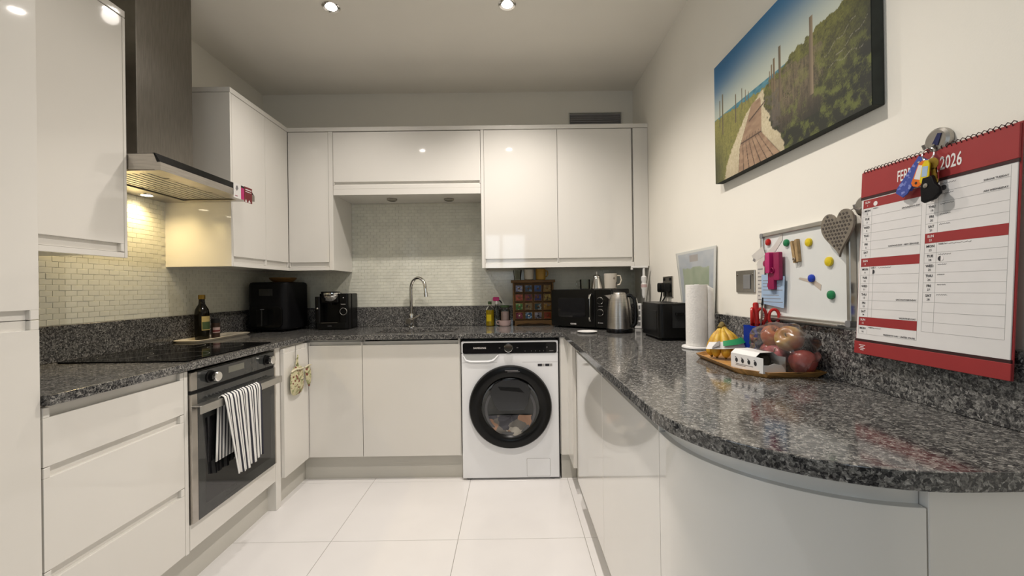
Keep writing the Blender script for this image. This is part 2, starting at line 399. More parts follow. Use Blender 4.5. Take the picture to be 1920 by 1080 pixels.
# ---------------------------------------------------------------- setting
fl = struct(MB().box(XL - .1, XR + .1, YF - .1, YB + .1, -0.06, -0.0015), 'floor', 'grout')
tx0, ty0, tp = -0.8659, 1.9745, 0.60
for i in range(-2, 4):
    for j in range(-4, 3):
        x0, x1 = max(tx0 + i * tp + .0012, XL), min(tx0 + (i + 1) * tp - .0012, XR)
        y0, y1 = max(ty0 + j * tp + .0012, -.425), min(ty0 + (j + 1) * tp - .0012, YB)
        if x1 - x0 < .03 or y1 - y0 < .03: continue
        MB().box(x0, x1, y0, y1, -0.012, 0.0, 0.0008).build('floor_tile', 'tile', fl)
for k in range(14):  # dark flooring added out of view to soak up bounced light
    for q in range(2):
        x0 = XL + .2 * k
        MB().box(x0 + .001, x0 + .199, YF + 1.287 * q + .001, YF + 1.287 * (q + 1) - .001, -.012, 0, .0008).build('added_floorboard', 'added_boards', fl)
struct(MB().box(XL - .1, XR + .1, YF - .1, YB + .1, ZC, ZC + .08), 'ceiling', 'ceil')
struct(MB().box(XR, XR + .1, YF - .1, YB + .1, 0, ZC), 'wall_right', 'wall')
struct(MB().box(XL - .1, XR + .1, YB, YB + .1, 0, ZC), 'wall_back', 'wall')
wl = MB()
wl.box(XL - .1, XL, 0.35, YB + .1, 0, ZC); wl.box(XL - .1, XL, YF - .1, -0.75, 0, ZC); wl.box(XL - .1, XL, -0.75, 0.35, 0, .9); wl.box(XL - .1, XL, -0.75, 0.35, 2.2, ZC)
struct(wl, 'wall_left', 'wall')
wf = MB()
wf.box(XL - .1, -0.55, YF - .1, YF, 0, ZC); wf.box(0.35, XR + .1, YF - .1, YF, 0, ZC); wf.box(-0.55, 0.35, YF - .1, YF, 0, 1.25); wf.box(-0.55, 0.35, YF - .1, YF, 2.35, ZC)
struct(wf, 'wall_front', 'rear')
def window(name, m4, W, H, bars):
    mb = MB()
    for a in ((0, .05, 0, H), (W - .05, W, 0, H), (0.05, W - .05, 0, .05), (.05, W - .05, H - .05, H)): mb.box(*a, -.06, 0, 0.002, mtx=m4)
    for x in bars: mb.box(x - .03, x + .03, .05, H - .05, -.055, -.005, 0.002, mtx=m4)
    o = struct(mb, name, 'frame')
    MB().box(.05, W - .05, .05, H - .05, -.032, -.028, mtx=m4).build('pane', 'pane', o)
window('window_1', Matrix(((1, 0, 0, -0.55), (0, 0, 1, YF - .02), (0, 1, 0, 1.25), (0, 0, 0, 1))), .9, 1.1, (.36,))
window('added_side_window', Matrix(((0, 0, 1, XL - .02), (-1, 0, 0, .35), (0, 1, 0, .9), (0, 0, 0, 1))), 1.1, 1.3, (.55,))  # unseen opening, added to bring cool light onto the curved door

# glass mosaic on the left and back walls
spl = MB(); spl.box(XL, XL + .004, 1.13, YB, ZU - .01, 1.325); spl.box(XL, XL + .004, 1.62, 2.28, 1.325, 1.69)
splash = struct(spl, 'wall_left_splashback', 'mortar')
tw_, th_ = 0.048, 0.0235
tme = None; cells = []
for r_ in range(27):
    z = ZU + .001 + r_ * th_
    if z + th_ > 1.69: break
    for c_ in range(-1, 44):
        y = 1.14 + (c_ + (0.5 if r_ % 2 else 0)) * tw_
        if y < 1.13 or y + tw_ > YB - .004: continue
        if z + th_ > 1.328 and (y < 1.62 or y + tw_ > 2.26): continue
        cells.append((y, z))
cells.sort(key=lambda c: (c[0] < 1.60, c[0]))
proto = MB().box(0, .0022, 0.0008, tw_ - .0008, .0008, th_ - .0008, 0.0006).build('tile', 'mosaic', splash)
proto.location = (XL + .004, cells[0][0], cells[0][1])
rest = MB()
for k, (y, z) in enumerate(cells[1:]):
    if k < 295:
        o = proto.copy(); COL.objects.link(o); o.parent = splash; o.location = (XL + .004 + random.uniform(-.0004, .0004), y, z)
    else: rest.box(XL + .004, XL + .0062, y + .0008, y + tw_ - .0008, z + .0008, z + th_ - .0008)
rest.build('far_tile', 'mosaic', splash, kind='stuff')
sb = MB(); sb.box(XL + .004, XR, YB - .004, YB, ZU - .01, 1.325); sb.box(-1.21, -0.18, YB - .004, YB, 1.325, 1.845)
splb = struct(sb, 'wall_back_splashback', 'mortar')
rb = MB()
for r_ in range(34):
    z = ZU + .001 + r_ * th_
    for c_ in range(0, 60):
        x = XL + .01 + (c_ + (0.5 if r_ % 2 else 0)) * tw_
        if x + tw_ > XR - .002: continue
        if z + th_ > 1.328 and (x < -1.21 or x + tw_ > -0.18): continue
        if z + th_ > 1.845: continue
        rb.box(x + .0008, x + tw_ - .0008, YB - .0062, YB - .004, z + .0008, z + th_ - .0008)
rb.build('wall_tile', 'mosaic', splb, kind='stuff')

# ---------------------------------------------------------------- ceiling downlights
def downlight(x, y, label, k=1.0):
    t = thing('downlight', label, 'downlight', (x, y, ZC), group='round downlights in the ceiling')
    MB().lathe([(.030, -.003), (.042, -.006), (.046, -.003), (.046, 0), (.03, 0)], 28, cap=False).build('rim', 'chrome', t)
    MB().lathe([(0, -.010), (.015, -.0085), (.026, -.005), (.030, -.001), (.0305, 0), (0, 0)], 24).build('lens', 'lens', t)
    l = bpy.data.lights.new('downlight_lamp', 'SPOT'); l.energy = DOWN_W * 4 * k; l.color = DOWN_C; l.spot_size = math.radians(134); l.spot_blend = 0.9; l.shadow_soft_size = 0.035
    o = bpy.data.objects.new('downlight_lamp', l); COL.objects.link(o); o.parent = t; o.location = (0, 0, -.04)
downlight(-0.923, 2.19, 'lit round ceiling downlight nearer the tall steel chimney', 0.62)
downlight(0.0006, 2.186, 'lit round ceiling downlight nearer the beach canvas wall', 1.4)
downlight(-0.923, 1.20, 'lit round ceiling downlight above the drawers, mirrored in the lift-up door', 0.22)
downlight(0.0006, 1.20, 'lit round ceiling downlight nearest the camera, mirrored in the double cupboard', 1.28)

# ---------------------------------------------------------------- plinths (before cabinets)
def arcpts(cx, cy, r, a0, a1, n): return [(cx + r * math.cos(a0 + (a1 - a0) * k / n), cy + r * math.sin(a0 + (a1 - a0) * k / n)) for k in range(n + 1)]
CX, CY = 0.66, 0.945
solo(MB().box(-1.345, -1.328, 1.15, 2.258, 0, .155), 'plinth', 'plinth', 'cream plinth board under the drawers and oven', 'plinth', (-1.34, 1.7, 0))
solo(MB().box(-1.329, -1.312, 2.31, 2.652, 0, .15), 'plinth', 'plinth', 'short cream plinth under the door with the oven gloves', 'plinth', (-1.32, 2.48, 0))
solo(MB().box(-1.311, -0.319, 2.635, 2.652, 0, .15), 'plinth', 'plinth', 'cream plinth board under the sink doors', 'plinth', (-.8, 2.64, 0))
pl = [(0.394, 2.62)] + arcpts(CX, CY, .266, PI, 1.5 * PI, 20) + [(0.94, CY - .266), (0.94, CY - .25), (CX, CY - .25)] + arcpts(CX, CY, .25, 1.5 * PI, PI, 20) + [(0.41, 2.62)]
solo(MB().prism(pl, 0, .15), 'plinth', 'plinth', 'long cream plinth curving under the granite bar end', 'plinth', (.5, 1.5, 0))
solo(MB().box(0.297, 0.392, 2.60, 2.617, 0, .15), 'plinth', 'plinth', 'tiny cream plinth piece at the corner by the washing machine', 'plinth', (.34, 2.6, 0))

# ---------------------------------------------------------------- worktop and upstands
out = [(XL + .001, 1.142), (-1.26, 1.142), (-1.26, 2.564), (0.314, 2.564)] + arcpts(CX, CY, .346, PI, 1.5 * PI, 28) + [(XR - .001, CY - .346), (XR - .001, YB - .001), (XL + .001, YB - .001)]
hole = arcpts(-.84, 2.74, .05, PI, 1.5 * PI, 6) + arcpts(-.42, 2.74, .05, 1.5 * PI, 2 * PI, 6) + arcpts(-.42, 2.96, .05, 0, PI / 2, 6) + arcpts(-.84, 2.96, .05, PI / 2, PI, 6)
solo(MB().prism(out, ZW - TW, ZW, holes=[hole], bev=.003), 'worktop', 'granite', 'polished speckled grey granite worktop running round three sides', 'worktop', (0, 0, ZW - TW), sm=30)
solo(MB().box(XL + .0005, XL + .02, 1.142, YB - .022, ZW, ZU, .002), 'upstand', 'granite', 'granite upstand behind the black hob', 'upstand', (XL, 2, ZW))
solo(MB().box(XL + .02, XR - .021, YB - .0215, YB - .0005, ZW, ZU - .001, .002), 'upstand', 'granite', 'granite upstand behind the sink tap', 'upstand', (-.4, YB, ZW))
solo(MB().box(XR - .0205, XR - .0005, 0.60, YB - .022, ZW, ZU, .002), 'upstand', 'granite', 'granite upstand below the whiteboard and calendar', 'upstand', (XR, 1.8, ZW))

# ---------------------------------------------------------------- tall unit, far left
t = thing('tall_cabinet', 'tall gloss white cabinet at the left edge of the kitchen', 'cabinet', (-1.57, .84, 0))
MB().box(XL + .001, XO - .021, .54, 1.137, .10, 2.291).build('body', 'white2', t, world=True)
fr = frame_left(.54, 0, XO - .02)
d = front(.597, 1.1146 - .16, pull='top', strip=.0255, cap=.022, y0=.16, depth=.012); bmesh.ops.transform(d.bm, matrix=fr, verts=d.bm.verts); d.build('door', 'white', t, world=True)
d = front(.597, 2.28 - 1.1166, pull='bottom', strip=.0255, cap=.022, y0=1.1166, depth=.012); bmesh.ops.transform(d.bm, matrix=fr, verts=d.bm.verts); d.build('door', 'white', t, world=True)
MB().box(XO - .07, XO - .055, .54, 1.137, 0, .10).build('kickboard', 'plinth', t, world=True)

def put_front(parent, name, m4, w_, h_, pull, x0=0, y0=0, strip=.03, cap=.014, t_=.02, m='white'):
    d = front(w_, h_, t=t_, pull=pull, strip=strip, cap=cap, x0=x0, y0=y0)
    bmesh.ops.transform(d.bm, matrix=m4, verts=d.bm.verts)
    return d.build(name, m, parent, world=True)

# drawers
t = thing('drawer_unit', 'gloss white base unit with three handleless drawers left of the oven', 'drawers', (-1.57, 1.39, .155))
MB().box(XL + .02, XO - .021, 1.142, 1.652, .155, ZW - TW - .001).build('body', 'white2', t, world=True)
fr = frame_left(1.142, 0, XO - .02)
for z0, z1 in ((.71, .873), (.424, .7075), (.160, .4215)):
    put_front(t, 'drawer', fr, .490, z1 - z0, 'top', y0=z0, strip=.029, cap=.018)
MB().box(XO - .02, XO, 1.634, 1.652, .155, .873, .001).build('end_post', 'white', t, world=True)
# oven housing
t = thing('oven_housing', 'white oven housing with a plain panel below the oven and an end post', 'cabinet', (-1.57, 1.95, .0))
MB().box(XL + .02, XO - .2, 1.656, 2.255, .155, .2450).build('shelf', 'white2', t, world=True)
MB().box(XO - .021, XO - .001, 1.656, 2.256, .160, .2620, .0015).build('lower_panel', 'white', t, world=True)
MB().box(XL + .02, XO, 2.258, 2.306, 0, ZW - TW - .001, .0015).build('end_post', 'white', t, world=True)
# corner base cabinet
t = thing('corner_base_cabinet', 'white corner base cabinet whose left door carries the oven gloves', 'cabinet', (-1.4, 2.8, .15))
cb = MB(); cb.box(XL + .02, -1.283, 2.308, 2.60, .15, ZW - TW - .001); cb.box(XL + .02, -.93, 2.612, YB - .02, .15, ZW - TW - .001); cb.build('body', 'white2', t, world=True)
put_front(t, 'door', frame_left(2.310, 0, -1.2812), .268, .8656 - .153, 'top', y0=.153, strip=.027)
MB().box(-1.2812, -1.2612, 2.580, 2.5885, .153, .8656).build('corner_strip', 'white', t, world=True)
put_front(t, 'door', frame_back(-1.2600, 0, 2.610), .331, .8656 - .153, 'top', y0=.153, strip=.022, cap=.006)
# sink cabinet
t = thing('sink_cabinet', 'white sink base cabinet with one plain door beside the washing machine', 'cabinet', (-.62, 2.85, .15))
sk = MB(); sk.box(-.927, -.915, 2.612, YB - .02, .15, ZW - TW - .001); sk.box(-.333, -.320, 2.595, YB - .02, .15, ZW - TW - .001); sk.box(-.915, -.333, 2.64, YB - .02, .15, .165)
sk.build('body', 'white2', t, world=True)
put_front(t, 'door', frame_back(-.926, 0, 2.610), .600, .8656 - .153, 'top', y0=.153, strip=.022, cap=.006)
# washing machine recess back and right side
solo(MB().box(.297, .300, 2.60, YB - .03, .0, ZW - TW - .001), 'side_panel', 'white2', 'thin white side panel right of the washing machine', 'panel', (.298, 2.8, 0))

# right run
t = thing('corner_post', 'white L-shaped corner post between washing machine and granite bar', 'post', (.33, 2.5, .15))
MB().prism([(.300, 2.575), (.344, 2.575), (.344, 2.38), (.364, 2.38), (.364, 2.597), (.300, 2.597)], .153, ZW - TW - .001, bev=.001).build('front_face', 'white', t, world=True)
MB().box(.366, .38, 2.23, 2.40, .153, ZW - TW - .001).build('filler_strip', 'white2', t, world=True)
t = thing('base_cabinet', 'gloss white base cabinet with two doors under the granite bar', 'cabinet', (.65, 1.6, .15))
MB().box(.366, XR - .001, .99, 2.228, .15, ZW - TW - .001).build('body', 'white2', t, world=True)
fr = frame_right(2.225, 0, .364)
put_front(t, 'door', fr, .620, .8656 - .153, 'top', y0=.153, strip=.024, cap=.004)
put_front(t, 'door', fr, .619, .8656 - .153, 'top', x0=.622, y0=.153, strip=.024, cap=.004)
t = thing('curved_cabinet', 'curved white end cabinet under the rounded granite bar end', 'cabinet', (.62, .9, .15))
ca = [(.366, .981)] + arcpts(CX, CY, .294, PI, 1.5 * PI, 20) + [(XR - .002, CY - .294), (XR - .002, .985), (.366, .985)]
MB().prism(ca, .15, ZW - TW - .001).build('body', 'white2', t, world=True)
a_end = 1.5 * PI - .113
cdoor = [(.344, .981)] + arcpts(CX, CY, .316, PI, a_end, 26) + arcpts(CX, CY, .296, a_end, PI, 26) + [(.364, .981)]
MB().prism(cdoor, .153, .842, bev=.0014).build('curved_door', 'white', t, world=True)
cstrip = [(.358, .981)] + arcpts(CX, CY, .302, PI, a_end, 26) + arcpts(CX, CY, .296, a_end, PI, 26) + [(.364, .981)]
MB().prism(cstrip, .842, .868).build('finger_pull', 'white', t, world=True)
MB().box(.6275, XR - .002, .630, .650, .0, ZW - TW - .001, .0012).build('end_panel', 'white', t, world=True)

# ---------------------------------------------------------------- wall cabinets
Z0, Z1 = 1.323, 2.262
t = thing('wall_cabinet', 'single gloss white wall cabinet near the camera, left of the hood', 'cabinet', (-1.68, 1.39, Z0))
MB().box(XL + .001, -1.5206, 1.142, 1.640, Z0 + .012, Z1).build('body', 'white2', t, world=True)
put_front(t, 'door', frame_left(1.142, 0, -1.5206), .485, Z1 - .002 - 1.3455, 'bottom', y0=1.3455, strip=.032)
MB().box(-1.5206, -1.5006, 1.629, 1.641, Z0, Z1, .001).build('end_strip', 'white', t, world=True)
MB().box(-1.5206, -1.5010, 1.142, 1.628, Z0, 1.343, .001).build('pelmet', 'white', t, world=True)
MB().box(XL + .001, -1.500, 1.142, 1.641, Z1 + .002, 2.291, .002).build('cornice', 'white', t, world=True)
# corner wall cabinet
t = thing('corner_wall_cabinet', 'L-shaped corner wall cabinet beyond the cooker hood', 'cabinet', (-1.6, 2.75, Z0))
cb = MB(); cb.box(XL + .001, -1.5206, 2.2528, YB - .001, Z0 + .012, Z1 - .001); cb.box(-1.5206, -1.2258, 2.851, YB - .001, Z0 + .012, Z1 - .001); cb.build('body', 'white2', t, world=True)
MB().box(XL + .001, -1.5005, 2.2500, 2.2640, Z0, Z1, .001).build('end_panel', 'white', t, world=True)
put_front(t, 'door', frame_left(2.2655, 0, -1.5206), .302, Z1 - .002 - 1.3455, 'bottom', y0=1.3455, strip=.033, cap=.004)
put_front(t, 'door', frame_left(2.5695, 0, -1.5206), .258, Z1 - .002 - 1.3455, 'bottom', y0=1.3455, strip=.033, cap=.004)
put_front(t, 'door', frame_back(-1.4985, 0, 2.8505), .271, Z1 - .002 - 1.3455, 'bottom', y0=1.3455, strip=.033, cap=.004)
MB().box(-1.2255, -1.1965, 2.829, YB - .009, Z0, Z1, .001).build('side_panel', 'white', t, world=True)
pm = MB(); pm.box(-1.5206, -1.5008, 2.2655, 2.8505, Z0, 1.3435, .001); pm.box(-1.5006, -1.2260, 2.8305, 2.8505, Z0, 1.3435, .001); pm.build('pelmet', 'white', t, world=True)
# bridging cabinet
t = thing('lift_up_cabinet', 'wide gloss white bridging cabinet above the sink alcove', 'cabinet', (-.69, 3.0, 1.838))
MB().box(-1.1955, -.1945, 2.8515, YB - .009, 1.838, Z1 - .001).build('body', 'white2', t, world=True)
put_front(t, 'lift_up_door', frame_back(-1.1935, 0, 2.8505), .997, Z1 - .004 - 1.9000, 'bottom', y0=1.9000, strip=.020, cap=.006)
MB().box(-1.1935, -.1965, 2.8310, 2.8500, 1.8720, 1.8985, .001).build('rail', 'white', t, world=True)
MB().box(-1.1935, -.1965, 2.8290, 2.8500, 1.8300, 1.8710, .001).build('pelmet', 'white', t, world=True)
# double cabinet
t = thing('double_wall_cabinet', 'double gloss white wall cabinet above the microwave', 'cabinet', (.37, 3.0, Z0))
MB().box(-.1720, .8405, 2.8515, YB - .009, Z0 + .012, Z1 - .001).build('body', 'white2', t, world=True)
MB().box(-.1940, -.1735, 2.829, YB - .009, Z0, Z1, .001).build('side_panel', 'white', t, world=True)
fr = frame_back(-.1722, 0, 2.8505)
put_front(t, 'door', fr, .496, Z1 - .002 - 1.3555, 'bottom', y0=1.3555, strip=.030, cap=.004)
put_front(t, 'door', fr, .502, Z1 - .002 - 1.3555, 'bottom', x0=.4985, y0=1.3555, strip=.030, cap=.004)
MB().box(-.1722, .8405, 2.8305, 2.8503, Z0, 1.3535, .001).build('pelmet', 'white', t, world=True)
solo(MB().box(.8415, XR - .0015, 2.832, 2.850, Z0, Z1, .001), 'filler_panel', 'white', 'narrow white filler panel between double wall cabinet and right wall', 'panel', (.89, 2.84, Z0))
cor = [(XL + .001, 2.2500), (-1.4995, 2.2500), (-1.4995, 2.827), (XR - .0015, 2.827), (XR - .0015, YB - .009), (XL + .001, YB - .009)]
solo(MB().prism(cor, Z1 + .0015, 2.291, bev=.002), 'cornice', 'white', 'flat white cornice board along the tops of the far wall cabinets', 'cornice', (-.4, 3, Z1 + .0015))
for x, y, lab in ((-.8455, 3.0, 'left small unlit puck light under the bridging cabinet'), (-.4393, 3.02, 'right small unlit puck light under the bridging cabinet')):
    t = thing('puck_light', lab, 'light', (x, y, 1.838), group='puck lights above the sink')
    MB().lathe([(.036, 0), (.036, -.010), (.030, -.014), (.026, -.014)], 24, cap=False).build('rim', 'dull', t)
    MB().lathe([(0, -.011), (.026, -.012), (.026, 0), (0, 0)], 24).build('lens', 'ledoff', t)
# grey vent above the cabinets
t = thing('wall_vent', 'dark grey vent plate on the back wall above the double wall cabinet', 'vent', (.655, YB, 2.40))
vm = MB()
for a in ((-.2, .2, .101, .107), (-.2, .2, 0, .006), (-.2, -.194, .006, .101), (.194, .2, .006, .101)): vm.box(a[0], a[1], -.016, 0, a[2], a[3], .001)
vm.build('frame', 'plinth', t)
MB().box(-.19, .19, -.006, 0, .012, .095).build('back_plate', 'ventg', t)
for k in range(5): MB().box(-.19, .19, -.0125, -.006, .016 + k * .016, .029 + k * .016, mtx=None).build('slat', 'ventg', t)

# ---------------------------------------------------------------- cooker hood
t = thing('cooker_hood', 'stainless steel chimney cooker hood with one warm lamp glowing', 'hood', (-1.6, 1.947, 1.667))
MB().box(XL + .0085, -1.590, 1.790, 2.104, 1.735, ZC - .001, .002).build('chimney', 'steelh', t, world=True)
hb = MB()
hb.prism([(XL + .0085, 1.735), (-1.400, 1.735), (-1.386, 1.700), (-1.372, 1.700), (-1.372, 1.668), (-1.395, 1.668), (-1.395, 1.672), (XL + .0085, 1.672)], 0, .006, mtx=Matrix(((1, 0, 0, 0), (0, 0, 1, 1.645), (0, 1, 0, 0), (0, 0, 0, 1))))
hb.prism([(XL + .0085, 1.735), (-1.400, 1.735), (-1.386, 1.700), (-1.372, 1.700), (-1.372, 1.668), (-1.395, 1.668), (-1.395, 1.672), (XL + .0085, 1.672)], 0, .006, mtx=Matrix(((1, 0, 0, 0), (0, 0, 1, 2.2425), (0, 1, 0, 0), (0, 0, 0, 1))))
hb.box(XL + .0085, -1.40, 1.645, 2.2485, 1.7335, 1.735); hb.box(-1.40, -1.3722, 1.6512, 2.2423, 1.668, 1.7)
hb.box(XL + .0085, -1.40, 1.651, 1.690, 1.668, 1.672); hb.box(XL + .0085, -1.40, 2.205, 2.2425, 1.668, 1.672); hb.box(XL + .0085, XL + .14, 1.69, 2.205, 1.668, 1.672); hb.box(-1.44, -1.40, 1.69, 2.205, 1.668, 1.672)
hb.build('canopy', 'steel', t, world=True)
MB().prism([(-1.404, 1.737), (-1.384, 1.7005), (-1.3735, 1.7005), (-1.3945, 1.737)], 0, .600, mtx=Matrix(((1, 0, 0, 0), (0, 0, 1, 1.6465), (0, 1, 0, 0), (0, 0, 0, 1)))).build('control_strip', 'black', t, world=True)
for y0, y1 in ((1.692, 1.944), (1.950, 2.203)):
    f = MB(); f.box(XL + .142, -1.442, y0, y1, 1.676, 1.680)
    for k in range(9): f.box(XL + .15 + k * .030, XL + .165 + k * .030, y0 + .01, y1 - .01, 1.674, 1.676)
    fo = f.build('filter', 'alu', t, world=True)
    MB().box(-1.475, -1.450, (y0 + y1) / 2 - .03, (y0 + y1) / 2 + .03, 1.6715, 1.6755, .001).build('latch', 'dull', fo, world=True)
for y in (1.82, 2.06):
    lo = MB().lathe([(.024, -.0035), (.034, -.004), (.036, 0), (.024, 0)], 24, Matrix.Translation((-1.787, y, 1.668)), cap=False).build('lamp', 'chrome', t, world=True)
    MB().lathe([(0, -.003), (.024, -.003), (.024, 0), (0, 0)], 24, Matrix.Translation((-1.787, y, 1.668))).build('lamp_lens', 'hoodlens', lo, world=True)
    l = bpy.data.lights.new('hood_light', 'SPOT'); l.energy = HOOD_W * 12; l.color = (1.0, 0.76, 0.38); l.spot_size = math.radians(155); l.spot_blend = 1.0; l.shadow_soft_size = 0.02
    o = bpy.data.objects.new('hood_light', l); COL.objects.link(o); o.location = (-1.787, y, 1.655)
# stickers
t = thing('sticker', 'white and pink sticker on the far end of the hood front', 'sticker', mtx=frame_left(2.076, 1.672, -1.3718))
MB().box(0, .056, -.016, .058, 0.0005, .0015).build('white_card', 'paper', t)
MB().box(.056, .082, -.014, .045, 0.0005, .0015).build('pink_strip', 'pink', t)
MB().prism([(.014, .030), (.024, .020), (.036, .034), (.030, .048), (.020, .046)], .0015, .002).build('picture', 'inkgrey', t)
MB().box(.010, .030, -.006, -.003, .0015, .002).build('line', 'pink2', t)
t = thing('sticker', 'dark red sticker at the very end of the hood front', 'sticker', mtx=frame_left(2.160, 1.668, -1.3718))
MB().box(0, .064, -.018, .062, 0.0005, .0015).build('red_card', 'labelred', t)
bt = MB(); bt.box(.008, .056, .046, .051, .0015, .002); bt.box(.008, .056, .036, .039, .0015, .002)
bt.prism([(.004, -.016), (.012, -.002), (.020, -.016)], .0015, .002); bt.prism([(.030, -.016), (.040, -.002), (.050, -.016)], .0015, .002)
bt.build('print', 'paper', t)

# ---------------------------------------------------------------- hob
t = thing('hob', 'flat black glass hob let into the granite', 'hob', (-1.545, 1.948, ZW))
MB().vbox(-.258, .258, -.292, .292, .0003, .0055, .008, bev=.0015).build('glass', 'hobglass', t)
for x, y, r in ((-.12, -.14, .09), (-.12, .15, .105), (.11, -.14, .105), (.11, .15, .075)):
    MB().lathe([(r - .0007, .0056), (r, .0057), (r + .0007, .0056)], 40, Matrix.Translation((x, y, 0)), cap=False).build('cooking_zone', 'grey', t)
# ---------------------------------------------------------------- oven
t = thing('oven', 'built-in single oven with black glass door and two chrome knobs', 'oven', mtx=frame_left(1.657, .2655, XO))
W_, H_ = .587, .599
MB().box(0, W_, 0, H_, -.50, -.003).build('body', 'dull', t)
st = MB(); st.box(0, .030, 0, .512, -.003, .012, .001); st.box(W_ - .012, W_, 0, .512, -.003, .012, .001); st.box(0, .030, .527, H_, -.003, .012, .001); st.box(W_ - .012, W_, .527, H_, -.003, .012, .001)
st.build('side_trim', 'steel', t)
MB().box(.030, W_ - .012, .527, H_ - .001, -.003, .0125, .001).build('control_panel', 'smoked', t)
MB().box(.4300, .4308, .527, H_ - .002, .0125, .0128).build('panel_joint', 'dark', t)
MB().box(0.002, W_ - .002, .512, .527, -.003, .003).build('vent_gap', 'dark', t)
dr = MB().box(.030, W_ - .012, .0, .512, -.003, .0125, .001).build('door', 'smoked', t)
MB().box(.07, W_ - .05, .05, .40, .0125, .0127).build('door_window', 'blackglass', dr)
MB().box(.215, .325, .557, .585, .0125, .0131).build('display', 'screen', t)
for x in (.098, .500):
    kb = MB().lathe([(.026, 0), (.026, .006), (.021, .008), (.021, .026)], 28, Matrix.Translation((x, .566, .0125))).build('knob', 'black', t)
    MB().lathe([(.021, .026), (.021, .038), (.018, .041), (0, .041)], 28, Matrix.Translation((x, .566, .0125))).build('knob_cap', 'chrome', kb)
hd = MB(); hd.box(-.008, W_ - .012, .466, .4695, .0125, .052, .001); hd.box(-.008, W_ - .012, .437, .4695, .049, .0545, .0012)
hd.build('handle', 'alu', t)
vt = MB()
for k in range(20): vt.box(.09 + k * .021, .104 + k * .021, .482, .487, .0125, .0135)
vt.build('air_slots', 'dark', t)

# ---------------------------------------------------------------- tea towel over the oven handle
def towel():
    xh = XO + .0545
    ya, yb = 1.775, 2.035
    def fn(layer):
        def f(u, v):
            # u along the bar, v along the length: hangs in front, over the bar, and behind it
            y = ya + (yb - ya) * u
            fold = .006 * math.sin(u * 31 + .6) + .004 * math.sin(u * 17 + 2)
            L = v
            zt = .7385
            if L < .80:
                k = (.80 - L) / .80
                z = zt - .02 - k * (.330 + .010 * math.sin(u * 5))
                squeeze = 1 - .24 * k
                y2 = yb - (yb - y) * squeeze - .006 * k
                x = xh + .007 + fold * (0.35 + .65 * k) + .010 * k
                return Vector((x, y2, z))
            a = (L - .80) / .08
            if a <= 1:
                ang = a * PI
                return Vector((xh - .010 + .017 * math.cos(ang) + fold * .3, y, zt - .02 + .0275 * math.sin(ang)))
            k = (L - .88) / .12
            return Vector((xh - .027 + fold * .3 * (1 - k), y - .012 * k, zt - .02 - k * .25))
        return f
    mb = MB(); mb.grid(fn(0), 90, 50, uv=True)
    o = mb.build('tea_towel', 'towel', sm=180)
    s = o.modifiers.new('thick', 'SOLIDIFY'); s.thickness = .0022; s.offset = 0
    return tag(o, 'black and white striped tea towel hanging over the oven handle', 'tea towel')
towel()

# ---------------------------------------------------------------- oven gloves
t = thing('oven_glove', 'floral quilted oven glove hanging from its hook on the corner door', 'oven glove', mtx=frame_left(2.42, .585, -1.2600))
def pad(w_, h_, th, fn):
    mb = MB(); n = 28
    for side in (0, 1):
        def f(u, v):
            a = 2 * PI * u; r = v
            x, y = fn(a); z = (th / 2) * (1 + (1 if side else -1) * (1 - r ** 3)) 
            return Vector((x * r * w_ / 2, y * r * h_ / 2, z))
        mb.grid(f, n, 8)
    bmesh.ops.remove_doubles(mb.bm, verts=mb.bm.verts, dist=.0002); bmesh.ops.recalc_face_normals(mb.bm, faces=mb.bm.faces)
    return mb
g = pad(.155, .165, .030, lambda a: (math.copysign(abs(math.cos(a)) ** .75, math.cos(a)), math.copysign(abs(math.sin(a)) ** .75, math.sin(a)) - (.12 * math.cos(a) ** 2 if math.sin(a) < 0 else 0)))
bmesh.ops.translate(g.bm, vec=(-.005, .085, .004), verts=g.bm.verts); g.build('glove', 'floral', t, sm=80)
MB().tube([(-.075, .145, .022), (-.04, .155, .030), (0, .150, .034), (.04, .148, .030), (.066, .142, .022)], .005, 8).build('cuff_binding', 'trim', t)
MB().tube([(.000, .155, .02), (-.006, .18, .015), (.004, .20, .012), (.016, .215, .012), (.020, .228, .012), (.014, .225, .014), (.006, .205, .016), (.006, .175, .018), (.004, .155, .022)], .004, 8).build('hanging_loop', 'floral', t)
MB().tube([(-.012, .292, .013), (-.012, .288, .016), (-.010, .24, .012), (-.006, .205, .010), (.004, .195, .012), (.010, .203, .013)], .0022, 8).build('hook', 'dull', t)
t = thing('oven_glove', 'second floral oven glove folded behind the first, near the corner', 'oven glove', mtx=frame_left(2.525, .60, -1.2595))
g = pad(.085, .135, .022, lambda a: (math.cos(a) * (.75 + .3 * math.sin(a)), math.copysign(abs(math.sin(a)) ** .7, math.sin(a)) ))
bmesh.ops.transform(g.bm, matrix=Matrix.Translation((.012, .07, .012)) @ Matrix.Rotation(.18, 4, 'Z'), verts=g.bm.verts); g.build('glove', 'floral', t, sm=80)
MB().tube([(-.030, .128, .024), (.0, .138, .032), (.046, .132, .022)], .0045, 8).build('cuff_binding', 'trim', t)

